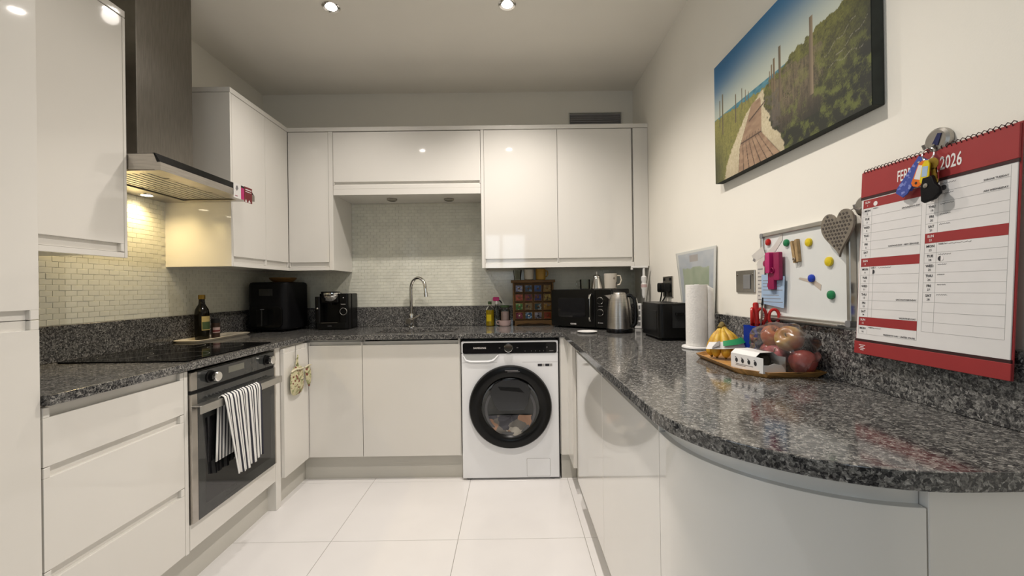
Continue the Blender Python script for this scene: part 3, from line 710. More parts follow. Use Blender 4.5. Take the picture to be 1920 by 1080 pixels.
# ---------------------------------------------------------------- washing machine
t = thing('washing_machine', 'white front-loading washing machine with a large black porthole', 'washing machine', mtx=frame_back(-.0129, 0, 2.5817))
hw = .2995
MB().box(-hw, hw, .012, .785, -.54, 0, .006, 3).build('body', 'enamel', t)
MB().vbox(-hw, hw, .785, .8596, -.54, 0, .008, axis='z', bev=.004).build('top_front', 'enamel', t)
pnl = MB().vbox(-.290, .290, .782, .850, -.002, .0035, .012, axis='z', bev=.001).build('control_panel', 'blackglass', t)
tm = MB(); text(tm, 'SAMSUNG', .0150, -.185, .8175, .0036, sx=1.15, bold=.02); tm.build('lettering', 'whiteink', pnl)
dm = MB()
for x in (-.062, .048): dm.box(x - .005, x + .005, .8155, .8185, .0034, .0038)
for x in (.095, .135, .160, .186, .210): dm.box(x - .0015, x + .0015, .7935, .7985, .0034, .0038)
dm.box(.228, .233, .8135, .8225, .0034, .0038); dm.box(.245, .270, .7945, .7975, .0034, .0038); dm.build('symbols', 'inkgrey', pnl)
kn = MB().lathe([(.027, 0), (.027, .010), (.024, .014), (0, .0125)], 36, Matrix.Translation((-.008, .8175, .003))).build('dial', 'chrome', t)
# detergent drawer: flat piece under the black panel, scoop shade put into its grey
sc = [(-.288, .780), (-.060, .780)] + [(-.070, .777), (-.082, .768), (-.094, .756), (-.112, .746), (-.14, .742)] + [(-.235, .742), (-.262, .746), (-.278, .757)]
MB().prism(sc, .0002, .0012).build('detergent_drawer', 'enamel_shade', t)
MB().tube([(-.286, .768, .001), (-.272, .742, .003), (-.245, .733, .004), (-.13, .733, .004), (-.102, .740, .003), (-.088, .752, .002), (-.07, .772, .001)], .005, 8).build('drawer_lip', 'enamel', t)
MB().box(-hw + .004, -.078, .7265, .7277, .0001, .0006).build('panel_joint', 'rule', t); MB().box(.078, hw - .004, .7265, .7277, .0001, .0006).build('panel_joint', 'rule', t)
dc = Matrix.Translation((.0, .4560, 0))
ring = MB().lathe([(.2545, -.001), (.2545, .020), (.248, .030), (.225, .036), (.20, .034), (.185, .024), (.176, .016)], 72, dc, cap=False).build('door', 'black', t)
gl_ = MB().lathe([(.178, .018), (.165, .014), (.10, .004), (0, .001)], 60, Matrix.Translation((.0, .4415, 0)), cap=False).build('door_glass', 'smoked', ring)
MB().lathe([(.158, .0155), (.150, .0165), (.142, .0145)], 60, Matrix.Translation((.0, .440, 0)), cap=False).build('gasket', 'rubber', ring)
# laundry seen in the lower part of the porthole
lm = MB()
def lf(u, v):
    a = PI + PI * u; r = .135 * v
    return Vector((r * math.cos(a), .405 + r * math.sin(a) * .95, .0155 + .004 * math.sin(u * 20 + v * 9)))
lm.grid(lf, 40, 12); lm.build('laundry', 'clothes', ring)
ht = MB().prism([(-.128, .555), (-.100, .600), (-.05, .625), (.05, .627), (.105, .600), (.124, .560), (.110, .480), (.085, .438), (-.070, .436), (-.098, .470)], .012, .030, bev=.004)
ht.build('inner_hatch', 'blackglass', ring)
MB().box(-.03, .05, .680, .684, .0345, .0362).build('door_marking', 'inkgrey', ring); MB().box(-.015, .06, .673, .676, .035, .0364).build('door_marking', 'inkgrey', ring)
MB().prism([(-.075, .585), (.055, .575), (.085, .545), (.045, .552), (-.06, .562)], .030, .0325).build('hatch_grip', 'black', ring)
MB().vbox(.0965, .2415, .0205, .1315, .0001, .0005, .006, axis='z').build('flap_gap', 'rule', t); MB().vbox(.098, .240, .022, .130, .0002, .0020, .006, axis='z', bev=.0006).build('filter_flap', 'enamel', t)
for x0_, x1_, m_ in ((.172, .199, 'ink'), (.200, .214, 'rule'), (.218, .244, 'ink'), (.245, .262, 'rule')): MB().box(x0_, x1_, .700, .716, .0002, .0008).build('energy_badge', m_, t)
for x in (-.26, .26): MB().lathe([(.022, 0), (.022, .006), (.012, .008), (.012, .0125)], 16, Matrix.Translation((x, 0, -.035)) @ Matrix.Rotation(-PI / 2, 4, 'X')).build('foot', 'grey', t)

# ---------------------------------------------------------------- sink and tap
t = thing('sink', 'steel undermounted sink bowl under the mixer tap', 'sink', (-.63, 2.85, ZW - .19))
def rr(x0, x1, y0, y1, r, n=6): return arcpts(x0 + r, y0 + r, r, PI, 1.5 * PI, n) + arcpts(x1 - r, y0 + r, r, 1.5 * PI, 2 * PI, n) + arcpts(x1 - r, y1 - r, r, 0, PI / 2, n) + arcpts(x0 + r, y1 - r, r, PI / 2, PI, n)
b = bmesh.new(); prev = None
for (g_, z_) in ((.012, ZW - TW - .001), (-.002, ZW - TW - .001), (-.002, ZW - .17), (-.03, ZW - .19)):
    vs = [b.verts.new((x, y, z_)) for x, y in rr(-.89 - g_, -.37 + g_, 2.69 - g_, 3.01 + g_, .05)]
    if prev:
        for k in range(len(vs)): b.faces.new((prev[k], prev[(k + 1) % len(vs)], vs[(k + 1) % len(vs)], vs[k]))
    prev = vs
b.faces.new(prev); bmesh.ops.recalc_face_normals(b, faces=b.faces)
MB().add(b).build('bowl', 'steel', t, world=True)
MB().lathe([(.0, .004), (.03, .004), (.04, .001), (.042, 0)], 24, Matrix.Translation((-.63, 2.85, ZW - .1895))).build('waste', 'chrome', t, world=True)
t = thing('mixer_tap', 'chrome swan-neck mixer tap with a side lever', 'tap', (-.735, 3.075, ZW))
MB().lathe([(.026, 0), (.026, .006), (.021, .010), (.021, .085), (.015, .095), (.014, .10)], 24).build('base', 'chrome', t)
pts = [(0, 0, .09), (0, -.0, .28)] + [(.062 * (1 - math.cos(a)), -.045 * (1 - math.cos(a)) , .285 + .075 * math.sin(a)) for a in [PI * k / 14 for k in range(1, 14)]] + [(.124, -.09, .275), (.127, -.092, .25)]
MB().tube(pts, .0125, 14).build('spout', 'chrome', t)
MB().cyl((.1265, -.092, .252), (.129, -.094, .222), .015, 16).build('nozzle', 'chrome', t)
MB().cyl((-.006, -.016, .05), (-.012, -.052, .048), .0205, 20).build('valve', 'dull', t)
MB().cyl((.006, -.035, .055), (.072, -.050, .092), .0055, 12).build('lever', 'dull', t)

# ---------------------------------------------------------------- left counter objects
t = thing('tray', 'pale serving tray along the wall under the oil bottle', 'tray', (-1.765, 2.49, ZW))
b = bmesh.new(); prev = None
for (g_, z_) in ((-.012, .0005), (0, .014), (-.004, .016), (-.018, .004)):
    vs = [b.verts.new((x, y, z_)) for x, y in rr(-.078 - g_, .078 + g_, -.235 - g_, .235 + g_, .035)]
    if prev is None: b.faces.new(vs[::-1])
    else:
        for k in range(len(vs)): b.faces.new((prev[k], prev[(k + 1) % len(vs)], vs[(k + 1) % len(vs)], vs[k]))
    prev = vs
b.faces.new(prev); bmesh.ops.recalc_face_normals(b, faces=b.faces)
MB().add(b).build('dish', 'cream', t)
t = thing('oil_bottle', 'dark olive oil bottle with gold cap on the pale tray', 'bottle', (-1.775, 2.40, ZW + .0045))
MB().lathe([(0, 0), (.030, 0), (.034, .004), (.036, .15), (.033, .172), (.016, .205), (.0145, .225), (.0145, .240), (0, .240)], 28).build('glass', 'olive', t)
MB().lathe([(.0165, .232), (.0175, .235), (.0175, .254), (.0155, .257), (0, .257)], 24).build('cap', 'gold', t)
def wrap(r, z0, z1, a0, a1, n=14):
    mb = MB(); mb.grid(lambda u, v: Vector((r * math.cos(a0 + (a1 - a0) * u), r * math.sin(a0 + (a1 - a0) * u), z0 + (z1 - z0) * v)), n, 2); bmesh.ops.recalc_face_normals(mb.bm, faces=mb.bm.faces); return mb
lb = wrap(.0366, .055, .135, -.98, .9).build('label', 'labelcream', t)
wrap(.0369, .060, .103, -.92, .85).build('label_panel', 'labelgreen', lb)
t = thing('pepper_jar', 'small jar of ground pepper with a red label beside the oil bottle', 'jar', (-1.772, 2.505, ZW + .0045))
MB().lathe([(0, 0), (.020, 0), (.022, .003), (.022, .085), (.019, .09), (0, .09)], 24).build('jar', 'pepper', t)
MB().lathe([(.0215, .088), (.0225, .09), (.0225, .112), (.0205, .115), (0, .115)], 24).build('lid', 'dark', t)
wrap(.0224, .03, .062, -1.6, .9).build('label', 'pinkcer', t); wrap(.0226, .036, .046, -1.6, .9).build('label_stripe', 'labelred', t)

t = thing('air_fryer', 'large black air fryer in the far left corner', 'air fryer', (-1.650, 2.980, ZW), -.10)
MB().vbox(-.145, .145, -.145, .14, 0.012, .340, .05, 6, bev=.02).build('body', 'blackm', t)
MB().vbox(-.118, .118, -.152, -.12, .03, .175, .03, 4, axis='y', bev=.004).build('basket_front', 'black', t)
MB().vbox(-.022, .022, -.215, -.15, .045, .155, .010, 4, axis='z', bev=.004).build('handle', 'black', t)
MB().lathe([(0, 0), (.012, 0), (.012, .003), (0, .003)], 16, Matrix.Translation((0, -.182, .1545))).build('release_button', 'grey', t)
MB().box(-.05, .05, -.1455, -.140, .245, .295, .002).build('control_window', 'blackglass', t)
for x in (-.09, .09):
    for y in (-.09, .09): MB().lathe([(.014, 0), (.016, .013)], 12, Matrix.Translation((x, y, 0))).build('foot', 'black', t)
t = thing('wooden_dish', 'shallow brown wooden dish on top of the air fryer', 'dish', (-1.610, 2.955, ZW + .3405))
MB().lathe([(0, 0), (.06, 0), (.085, .022), (.088, .032), (.082, .032), (.058, .010), (0, .008)], 28).build('bowl', 'wood', t)

t = thing('coffee_machine', 'black pod coffee machine with a chrome pod dome', 'coffee machine', (-1.268, 3.03, ZW), .0)
MB().vbox(-.118, .118, -.02, .11, 0.004, .255, .02, 5, bev=.006).build('body', 'black', t)
MB().vbox(.052, .118, -.085, -.018, .004, .255, .014, 5, bev=.004).build('control_column', 'black', t)
MB().vbox(-.118, -.078, -.085, -.018, .004, .235, .014, 5, bev=.004).build('side_column', 'black', t)
MB().vbox(-.078, .052, -.085, -.018, .190, .262, .014, 5, bev=.006).build('brew_head', 'black', t)
MB().vbox(-.110, .110, -.090, -.018, .004, .050, .012, 4, bev=.004).build('drip_tray', 'black', t)
b = bmesh.new(); bmesh.ops.create_uvsphere(b, u_segments=28, v_segments=14, radius=.062)
bmesh.ops.bisect_plane(b, geom=list(b.verts) + list(b.edges) + list(b.faces), plane_co=(0, 0, .008), plane_no=(0, 0, 1), clear_outer=True)
bmesh.ops.holes_fill(b, edges=[e for e in b.edges if e.is_boundary])
MB().add(b, Matrix.Translation((-.012, -.062, .252)) @ Matrix.Diagonal((1.08, .75, 1.0, 1))).build('pod_dome', 'chrome', t)
MB().vbox(-.07, .046, -.105, -.03, .260, .270, .02, 4, bev=.003).build('lid', 'black', t)
MB().box(-.070, .044, -.0915, -.0895, .048, .051).build('tray_edge', 'dull', t)
MB().tube([(.086 + .024 * math.cos(a), -.087, .128 + .024 * math.sin(a)) for a in [2 * PI * k / 28 for k in range(28)]], .0022, 8, closed=True).build('button_ring', 'chrome', t)
m4 = Matrix(((1, 0, 0, 0), (0, 0, -1, 0), (0, 1, 0, 0), (0, 0, 0, 1)))
tm = MB(); text(tm, 'TASSIMO', .0085, .084, .1785, .0855, mtx=m4); tm.build('lettering', 'whiteink', t)
tm = MB(); text(tm, 'BOSCH', .0085, -.010, .027, .0905, mtx=m4); tm.build('lettering', 'inkgrey', t)
MB().ball((-.098, -.086, .150), .009, 2).build('side_button', 'dull', t)
MB().ball((.086, -.086, .225), .0035, 2).build('indicator', 'whiteink', t)
MB().lathe([(.012, 0), (.008, -.02)], 16, Matrix.Translation((-.012, -.055, .191))).build('spout', 'black', t)

# ---------------------------------------------------------------- back counter
t = thing('oil_bottle', 'small clear bottle of yellow oil left of the pink dish', 'bottle', (-.158, 3.09, ZW + .0003))
MB().lathe([(0, 0), (.027, 0), (.031, .004), (.031, .090), (.030, .118), (.0, .118)], 24).build('oil', 'oil', t)
MB().lathe([(.0315, .118), (.028, .128), (.013, .145), (.0125, .165), (.014, .166)], 24, cap=False).build('neck', 'clear', t)
MB().lathe([(.0135, .160), (.0135, .180), (0, .181)], 16).build('cap', 'labelgreen', t)
wrap(.0313, .035, .085, -2.4, -1.2).build('label', 'yellow', t)
t = thing('spray_bottle', 'clear spray bottle with a pink trigger behind the yellow oil', 'bottle', (-.108, 3.115, ZW + .0003))
MB().lathe([(0, 0), (.024, 0), (.026, .004), (.026, .11), (.012, .145), (.012, .16)], 20).build('bottle', 'clear', t)
MB().vbox(-.028, .020, -.012, .012, .182, .212, .008, 3, axis='y', bev=.003).build('trigger_head', 'pink', t)
MB().cyl((0, 0, .158), (0, 0, .184), .010, 14).build('collar', 'wplastic', t)
MB().tube([(.014, 0, .188), (.030, 0, .180), (.036, 0, .165)], .005, 8).build('trigger', 'dark', t)
t = thing('pink_dish', 'pale pink ceramic dish with a handle by the spice chest', 'dish', (-.048, 3.075, ZW + .0003))
MB().lathe([(0, 0), (.036, 0), (.044, .010), (.047, .042), (.044, .042), (.040, .012), (0, .008)], 28).build('bowl', 'pinkcer', t)
MB().tube([(-.044, 0, .036), (-.058, 0, .036), (-.062, 0, .024), (-.056, 0, .012), (-.042, 0, .010)], .004, 8).build('handle', 'pinkcer', t)
t = thing('glass_jar', 'clear glass jar standing in the pale pink dish', 'jar', (-.046, 3.075, ZW + .0090))
MB().lathe([(0, 0), (.034, 0), (.036, .006), (.036, .105), (.030, .118), (.030, .132)], 24, cap=False).build('jar', 'clear', t)
MB().lathe([(0, .004), (.030, .004), (.031, .095), (0, .10)], 20).build('contents', 'pinkcer', t)
MB().lathe([(.032, .128), (.033, .130), (.033, .142), (0, .144)], 24).build('lid', 'labelgreen', t)

t = thing('spice_chest', 'small wooden chest of sixteen painted tile-fronted drawers', 'chest', (.163, 3.098, ZW + .0003))
HW = .150
MB().box(-HW, HW, -.002, .040, .0, .322).build('carcass_back', 'wood', t)
for x in (-HW, HW - .012): MB().box(x, x + .012, -.034, -.002, 0, .315, .001).build('side', 'wood', t)
MB().vbox(-HW - .012, HW + .012, -.044, .042, .315, .335, .006, 3, axis='z', bev=.003).build('top', 'wood', t)
ap = [(-HW, .038), (HW, .038), (HW, .0)] + [(.125, 0), (.11, .012), (.08, .010), (.05, .020), (.0, .012), (-.05, .020), (-.08, .010), (-.11, .012), (-.125, 0)] + [(-HW, 0)]
MB().prism(ap[::-1], -.0, .010, mtx=Matrix(((1, 0, 0, 0), (0, 0, -1, -.034 + .01), (0, 1, 0, 0), (0, 0, 0, 1)))).build('apron', 'wood', t)
gx = [-.1035 + .069 * k for k in range(4)]; gz = [.0735 + .0660 * k for k in range(4)]
cols4 = [['6b2238', '9a4f5a'], ['3a5878', '8faac4'], ['8a8690', '3a3540'], ['8c3a1a', 'b0572a'], ['4f7a3a', 'a8c088'], ['8a7a5a', '4a3a2a'], ['3a4a4a', '9aa0a0'], ['96702a', '8a7a6a'], ['a0401e', 'c06030'], ['7a2a2a', '4a2038'], ['3a3a6a', '6a3a2a'], ['a08a4a', '5a4a2a'], ['7a7a9a', 'c0bcc8'], ['2a3a52', '7a90a8'], ['2e4a86', '6a7a9a'], ['8f7030', 'b09048']]
for r_ in range(4):
    for c_ in range(4):
        k = r_ * 4 + c_
        d = MB().box(gx[c_] - .030, gx[c_] + .030, -.030, -.003, gz[r_] - .028, gz[r_] + .028, .001).build('drawer', 'wood', t)
        MB().box(gx[c_] - .025, gx[c_] + .025, -.0325, -.030, gz[r_] - .023, gz[r_] + .023, .001).build('tile_front', blotch('painted_tile', tuple(.6 * c for c in lin(cols4[k][0])), (tuple(.55 * c for c in lin(cols4[k][1])), lin(cols4[k][0]), tuple(.7 * c for c in lin(cols4[k][1]))), 70, .55, .2), d)
        MB().ball((gx[c_], -.036, gz[r_]), .0065, 2).build('knob', 'cream' if k in (0, 1) else ('dark' if k == 2 else 'wood'), d)
t = thing('pot', 'cream ceramic pot on the spice chest, partly behind the pelmet', 'pot', (.135, 3.095, ZW + .3358))
MB().lathe([(0, 0), (.026, 0), (.034, .006), (.036, .07), (.034, .078), (.031, .078), (.030, .01), (0, .008)], 24).build('bowl', 'cream', t)
t = thing('pot', 'ochre yellow pot on the spice chest beside the cream pot', 'pot', (.222, 3.095, ZW + .3358))
MB().lathe([(0, 0), (.032, 0), (.036, .006), (.037, .072), (.035, .08), (.032, .08), (.031, .01), (0, .008)], 24).build('bowl', 'ochre', t)
MB().tube([(.036, 0, .066), (.050, 0, .064), (.054, 0, .045), (.048, 0, .028), (.036, 0, .022)], .004, 8).build('handle', 'ochre', t)
t = thing('glass', 'clear drinking glass at the left end of the spice chest top', 'glass', (.050, 3.095, ZW + .3358))
MB().lathe([(0, .0), (.024, 0), (.032, .075), (.030, .075), (.022, .006), (0, .006)], 24).build('tumbler', 'clear', t)

# microwave, turned across the corner
t = thing('microwave', 'black microwave oven standing across the far right corner', 'microwave', (.290, 2.945, ZW), math.radians(-40))
MB().vbox(0, .46, .004, .255, .010, .262, .008, 3, axis='y', bev=.003).build('body', 'black', t)
mdr = MB().vbox(.002, .345, -.014, .003, .012, .260, .010, 3, axis='y', bev=.003).build('door', 'black', t)
MB().vbox(.060, .272, -.0155, -.013, .075, .205, .012, 3, axis='y').build('window', 'blackglass', mdr)
hm = MB(); hm.tube([(.318, -.014, .050), (.318, -.034, .058), (.318, -.040, .075), (.318, -.040, .205), (.318, -.034, .222), (.318, -.014, .230)], .0075, 10); hm.build('handle', 'chrome', mdr)
MB().tube([(.318, -.0475, .080), (.318, -.0475, .20)], .004, 8).build('handle_insert', 'black', mdr)
cp = MB().vbox(.347, .458, -.014, .003, .012, .260, .010, 3, axis='y', bev=.003).build('control_panel', 'black', t)
for z in (.188, .112):
    dl = MB().lathe([(.019, 0), (.019, .014), (.016, .017), (0, .017)], 26, Matrix.Translation((.385, -.014, z)) @ Matrix.Rotation(PI / 2, 4, 'X')).build('dial', 'black', cp)
    MB().tube([(.385 + .021 * math.cos(a), -.0200, z + .021 * math.sin(a)) for a in [2 * PI * k / 28 for k in range(28)]], .0025, 8, closed=True).build('dial_ring', 'chrome', dl)
tm = MB(); tm.box(.365, .374, -.0146, -.014, .040, .049); tm.box(.378, .400, -.0146, -.014, .041, .047); tm.box(.37, .40, -.0146, -.014, .150, .153); tm.build('symbols', 'inkgrey', cp)
tm = MB(); text(tm, 'COOKE', .013, .180, .030, .0145, mtx=m4, bold=.03); tm.build('lettering', 'whiteink', mdr)
for x in (.04, .42):
    for y in (.04, .22): MB().lathe([(.012, 0), (.013, .011)], 12, Matrix.Translation((x, y, 0))).build('foot', 'black', t)
zt = ZW + .2625
t = thing('glass_mug', 'clear glass mug at the left on the microwave', 'mug', (.520, 2.93, zt))
MB().lathe([(0, 0), (.030, 0), (.034, .003), (.035, .068), (.032, .068), (.031, .006), (0, .005)], 24).build('cup', 'clear', t)
MB().tube([(-.034, 0, .058), (-.056, 0, .058), (-.062, 0, .038), (-.055, 0, .018), (-.034, 0, .014)], .0042, 8).build('handle', 'clear', t)
t = thing('teapot', 'small polished metal conical pot between the two mugs on the microwave', 'pot', (.588, 2.86, zt))
MB().lathe([(0, 0), (.040, 0), (.042, .004), (.026, .070), (.021, .082), (.0, .084)], 24).build('body', 'chrome', t)
MB().lathe([(.027, .082), (.026, .086), (.018, .096), (.006, .100), (.004, .108), (0, .109)], 24).build('lid', 'chrome', t)
MB().ball((0, 0, .114), .008, 2).build('knob', 'chrome', t)
t = thing('mug', 'patterned white mug at the right on the microwave', 'mug', (.676, 2.83, zt))
MB().lathe([(0, 0), (.036, 0), (.040, .004), (.043, .104), (.040, .104), (.037, .006), (0, .005)], 28).build('cup', 'mugw', t)
MB().tube([(.040, -.012, .088), (.062, -.014, .088), (.070, -.015, .060), (.060, -.014, .030), (.038, -.012, .024)], .005, 8).build('handle', 'cream', t)

# kettle
t = thing('kettle', 'brushed steel jug kettle in front of the microwave', 'kettle', (.655, 2.530, ZW), 0)
MB().lathe([(0, 0), (.078, 0), (.080, .004), (.078, .022), (.074, .026), (0, .026)], 36).build('base', 'black', t)
MB().lathe([(.074, .026), (.073, .045), (.070, .13), (.062, .195), (.052, .226), (.046, .230), (0, .231)], 40).build('body', 'steel', t)
MB().lathe([(.040, .230), (.036, .240), (.012, .244), (0, .244)], 28).build('lid', 'dull', t)
MB().prism([(-.060, .20), (-.088, .224), (-.050, .228)], -.014, .014, mtx=Matrix(((1, 0, 0, 0), (0, 0, 1, 0), (0, 1, 0, 0), (0, 0, 0, 1)))).build('spout', 'steel', t)
ca_, sa_ = math.cos(-.55), math.sin(-.55)
hp = [(.045, .222), (.074, .224), (.092, .205), (.100, .16), (.102, .10), (.098, .060), (.082, .040), (.070, .040)]
MB().tube([(ca_ * a, sa_ * a, z) for a, z in hp], .012, 10, flat=(1, 1.2)).build('handle', 'black', t)
MB().tube([(ca_ * (a + .0105), sa_ * (a + .0105), z) for a, z in hp[2:6]], .0045, 8).build('handle_trim', 'chrome', t)
MB().ball((ca_ * .092, sa_ * .092, .045), .007, 2).build('switch', 'chrome', t)
# white dish
t = thing('spoon_rest', 'small round white spoon rest on the granite before the kettle', 'dish', (.457, 2.520, ZW))
MB().lathe([(0, 0), (.042, 0), (.050, .004), (.060, .010), (.0595, .0115), (.046, .006), (0, .004)], 32).build('dish', 'wplastic', t)
# socket strip behind the kettle
t = thing('extension_lead', 'white slotted extension block between kettle and toaster', 'extension lead', (.834, 2.74, ZW), -.35)
MB().box(-.022, .022, -.012, .012, 0, .165, .003).build('block', 'wplastic', t)
for k in range(4): MB().box(-.014, .014, -.0128, -.012, .02 + k * .036, .044 + k * .036).build('socket_slot', 'grey', t)
# bottle under the wall cabinet
t = thing('hanging_dispenser', 'white plastic dispenser with pink band hanging under the filler panel', 'dispenser', (.893, 2.80, Z0))
MB().box(-.085, .028, -.010, .010, -.014, -.0005, .003).build('bracket', 'wplastic', t)
MB().box(-.086, -.074, -.009, .009, -.026, -.013, .002).build('bracket_lip', 'wplastic', t)
MB().cyl((0, 0, -.012), (0, 0, -.070), .0085, 14).build('rod', 'wplastic', t)
MB().lathe([(.009, -.066), (.018, -.074), (.018, -.098), (.015, -.104), (.015, -.118), (.019, -.121), (.019, -.150), (.014, -.158), (.014, -.195), (.008, -.215), (0, -.216)], 20).build('body', 'wplastic', t)
MB().lathe([(.0192, -.124), (.0196, -.126), (.0196, -.142), (.0192, -.144)], 20, cap=False).build('band', 'pinkcer', t)

# toaster
t = thing('toaster', 'large black toaster beside the kitchen roll', 'toaster', (.815, 2.230, ZW))
MB().vbox(-.073, .073, -.140, .145, .012, .190, .022, 5, axis='z', bev=.008).build('body', 'black', t)
MB().box(-.055, .055, -.125, .130, .0, .013).build('base', 'blackm', t)
for x in (-.028, .022): MB().box(x, x + .012, -.105, .115, .1895, .1908).build('bread_slot', 'dark', t)
MB().box(-.008, .058, -.1412, -.138, .065, .178).build('lever_slot', 'dark', t)
MB().vbox(.005, .045, -.160, -.141, .130, .142, .004, 3, axis='z').build('lever', 'black', t)
MB().box(-.0745, -.0722, -.100, .105, .030, .150, .001).build('side_panel', 'black', t)
# socket with plug
t = thing('wall_socket', 'brushed steel double socket on the right wall above the toaster', 'socket', mtx=frame_right(2.495, 1.183, XR))
MB().box(-.074, .074, -.062, .060, .0, .007, .0015).build('plate', 'dull', t)
MB().box(-.062, -.034, .034, .052, .007, .010, .001).build('switch', 'black', t); MB().box(.034, .062, .034, .052, .007, .010, .001).build('switch', 'black', t)
for q, (x, lab) in enumerate(((-.036, 'black plug in the far half of the wall socket'), (.030, 'black plug in the near half of the wall socket'))):
    p = thing('plug', lab, 'plug', mtx=frame_right(2.495 - x, 1.183, XR - .0075))
    MB().vbox(-.026, .026, -.035, .022, 0, .040, .012, 4, axis='z', bev=.004).build('plug_body', 'black', p)
    MB().tube([(0, -.03, .020), (0, -.06, .024), (.002, -.085, .030 + .01 * q), (.01 * (1 - 2 * q), -.130, .045)], .0045, 8).build('cable', 'black', p)
# light switch
t = thing('wall_switch', 'brushed steel switch plate on the wall left of the whiteboard', 'switch', mtx=frame_right(1.669, 1.199, XR))
MB().box(-.066, .066, -.044, .044, 0, .006, .0015).build('plate', 'dull', t)
MB().box(-.008, .040, -.030, .026, .006, .009, .001).build('rocker', 'grey', t)
sm2 = MB(); sm2.lathe([(.004, 0), (.004, .001), (0, .001)], 10, Matrix.Translation((-.054, .026, .006))); sm2.lathe([(.004, 0), (.004, .001), (0, .001)], 10, Matrix.Translation((.054, .026, .006))); sm2.build('screws', 'chrome', t)

# print leaning behind the kitchen roll
def map_print():
    t = thing('map_print', 'pale blue and green printed sheet leaning on the wall behind the kitchen roll', 'print', (XR, 2.10, ZU))
    nu, nv = 60, 80
    rng = np.random.RandomState(3)
    def pos(u, v):
        y0 = 2.36 - .10 * (1 - v); y1 = 1.895 + .01 * (1 - v)
        return Vector((XR - .014 + .008 * v, y0 + (y1 - y0) * u, ZU + .002 + (1.366 - ZU) * v))
    mb = MB(); mb.grid(pos, nu, nv)
    lay = mb.bm.verts.layers.float_color.new('print')
    noise = rng.rand(14, 14)
    mb.bm.verts.ensure_lookup_table()
    for k, v in enumerate(mb.bm.verts):
        i, j = divmod(k, nv + 1); a, c = i / nu, j / nv
        fx, fy = a * 12.99, c * 12.99; ix, iy = int(fx), int(fy); dx, dy = fx - ix, fy - iy
        n = noise[ix, iy] * (1 - dx) * (1 - dy) + noise[ix + 1, iy] * dx * (1 - dy) + noise[ix, iy + 1] * (1 - dx) * dy + noise[ix + 1, iy + 1] * dx * dy
        col = np.array(lin('9fa6ae')) * (1 - n * .5) + np.array(lin('c4c6c2')) * n * .5
        if .16 < a < .86 and .15 < c < .68 + .06 * n: col = col * .35 + .65 * (np.array(lin('6f8550')) * n + np.array(lin('a3ac84')) * (1 - n))
        if .38 < a < .6 and .80 < c < .92: col = col * .5 + .5 * np.array(lin('8a7460'))
        if a < .06 or a > .95 or c > .96: col = np.array(lin('c9cac4'))
        v[lay] = (*col, 1)
    bmesh.ops.transform(mb.bm, matrix=root_matrix(t).inverted(), verts=mb.bm.verts)
    o = mb.build('sheet', attr_mat('map_ink', 'print', .3, .3), t); s = o.modifiers.new('thick', 'SOLIDIFY'); s.thickness = .003; s.offset = 0
map_print()

# kitchen roll
t = thing('kitchen_roll', 'white kitchen roll on an upright white stand', 'kitchen roll', (.822, 1.845, ZW))
MB().lathe([(0, 0), (.062, 0), (.066, .004), (.064, .010), (.050, .012), (0, .012)], 36).build('stand', 'wplastic', t)
MB().cyl((0, 0, .011), (0, 0, .2815), .010, 14).build('pole', 'wplastic', t)
MB().lathe([(.020, .0125), (.046, .0125), (.0475, .016), (.0470, .276), (.0455, .280), (.020, .280), (.020, .0125)], 40, cap=False).build('paper_roll', 'kroll', t)
sh = MB(); sh.grid(lambda u, v: Vector((.047 * math.cos(-.9 + .0 * u) + u * .034 - .006 * v * u, .047 * math.sin(-.9) - .004 + u * (.006) - .004 * math.sin(3 * u), .030 + .02 * u + v * (.246 - .035 * u))), 10, 12)
o = sh.build('loose_sheet', 'kroll', t); s = o.modifiers.new('thick', 'SOLIDIFY'); s.thickness = .0008

# ---------------------------------------------------------------- fruit tray
t = thing('fruit_tray', 'wooden octagonal fruit tray on the granite bar', 'tray', (.800, 1.415, ZW), 0)
oc = lambda g_: [(-.105 - g_, -.12), (-.05, -.195 - g_), (.112 + g_, -.195 - g_), (.112 + g_, .19), (.06, .235 + g_), (-.02, .235 + g_), (-.09 - g_, .18)]
b = bmesh.new(); prev = None
for (g_, z_) in ((-.010, .0003), (.004, .014), (.006, .018), (.001, .018), (-.012, .006)):
    vs = [b.verts.new((x, y, z_)) for x, y in oc(g_)]
    if prev is None: b.faces.new(vs[::-1])
    else:
        for k in range(len(vs)): b.faces.new((prev[k], prev[(k + 1) % len(vs)], vs[(k + 1) % len(vs)], vs[k]))
    prev = vs
b.faces.new(prev); bmesh.ops.recalc_face_normals(b, faces=b.faces)
MB().add(b).build('tray_body', 'traywood', t, sm=20)
TZ = ZW + .0065
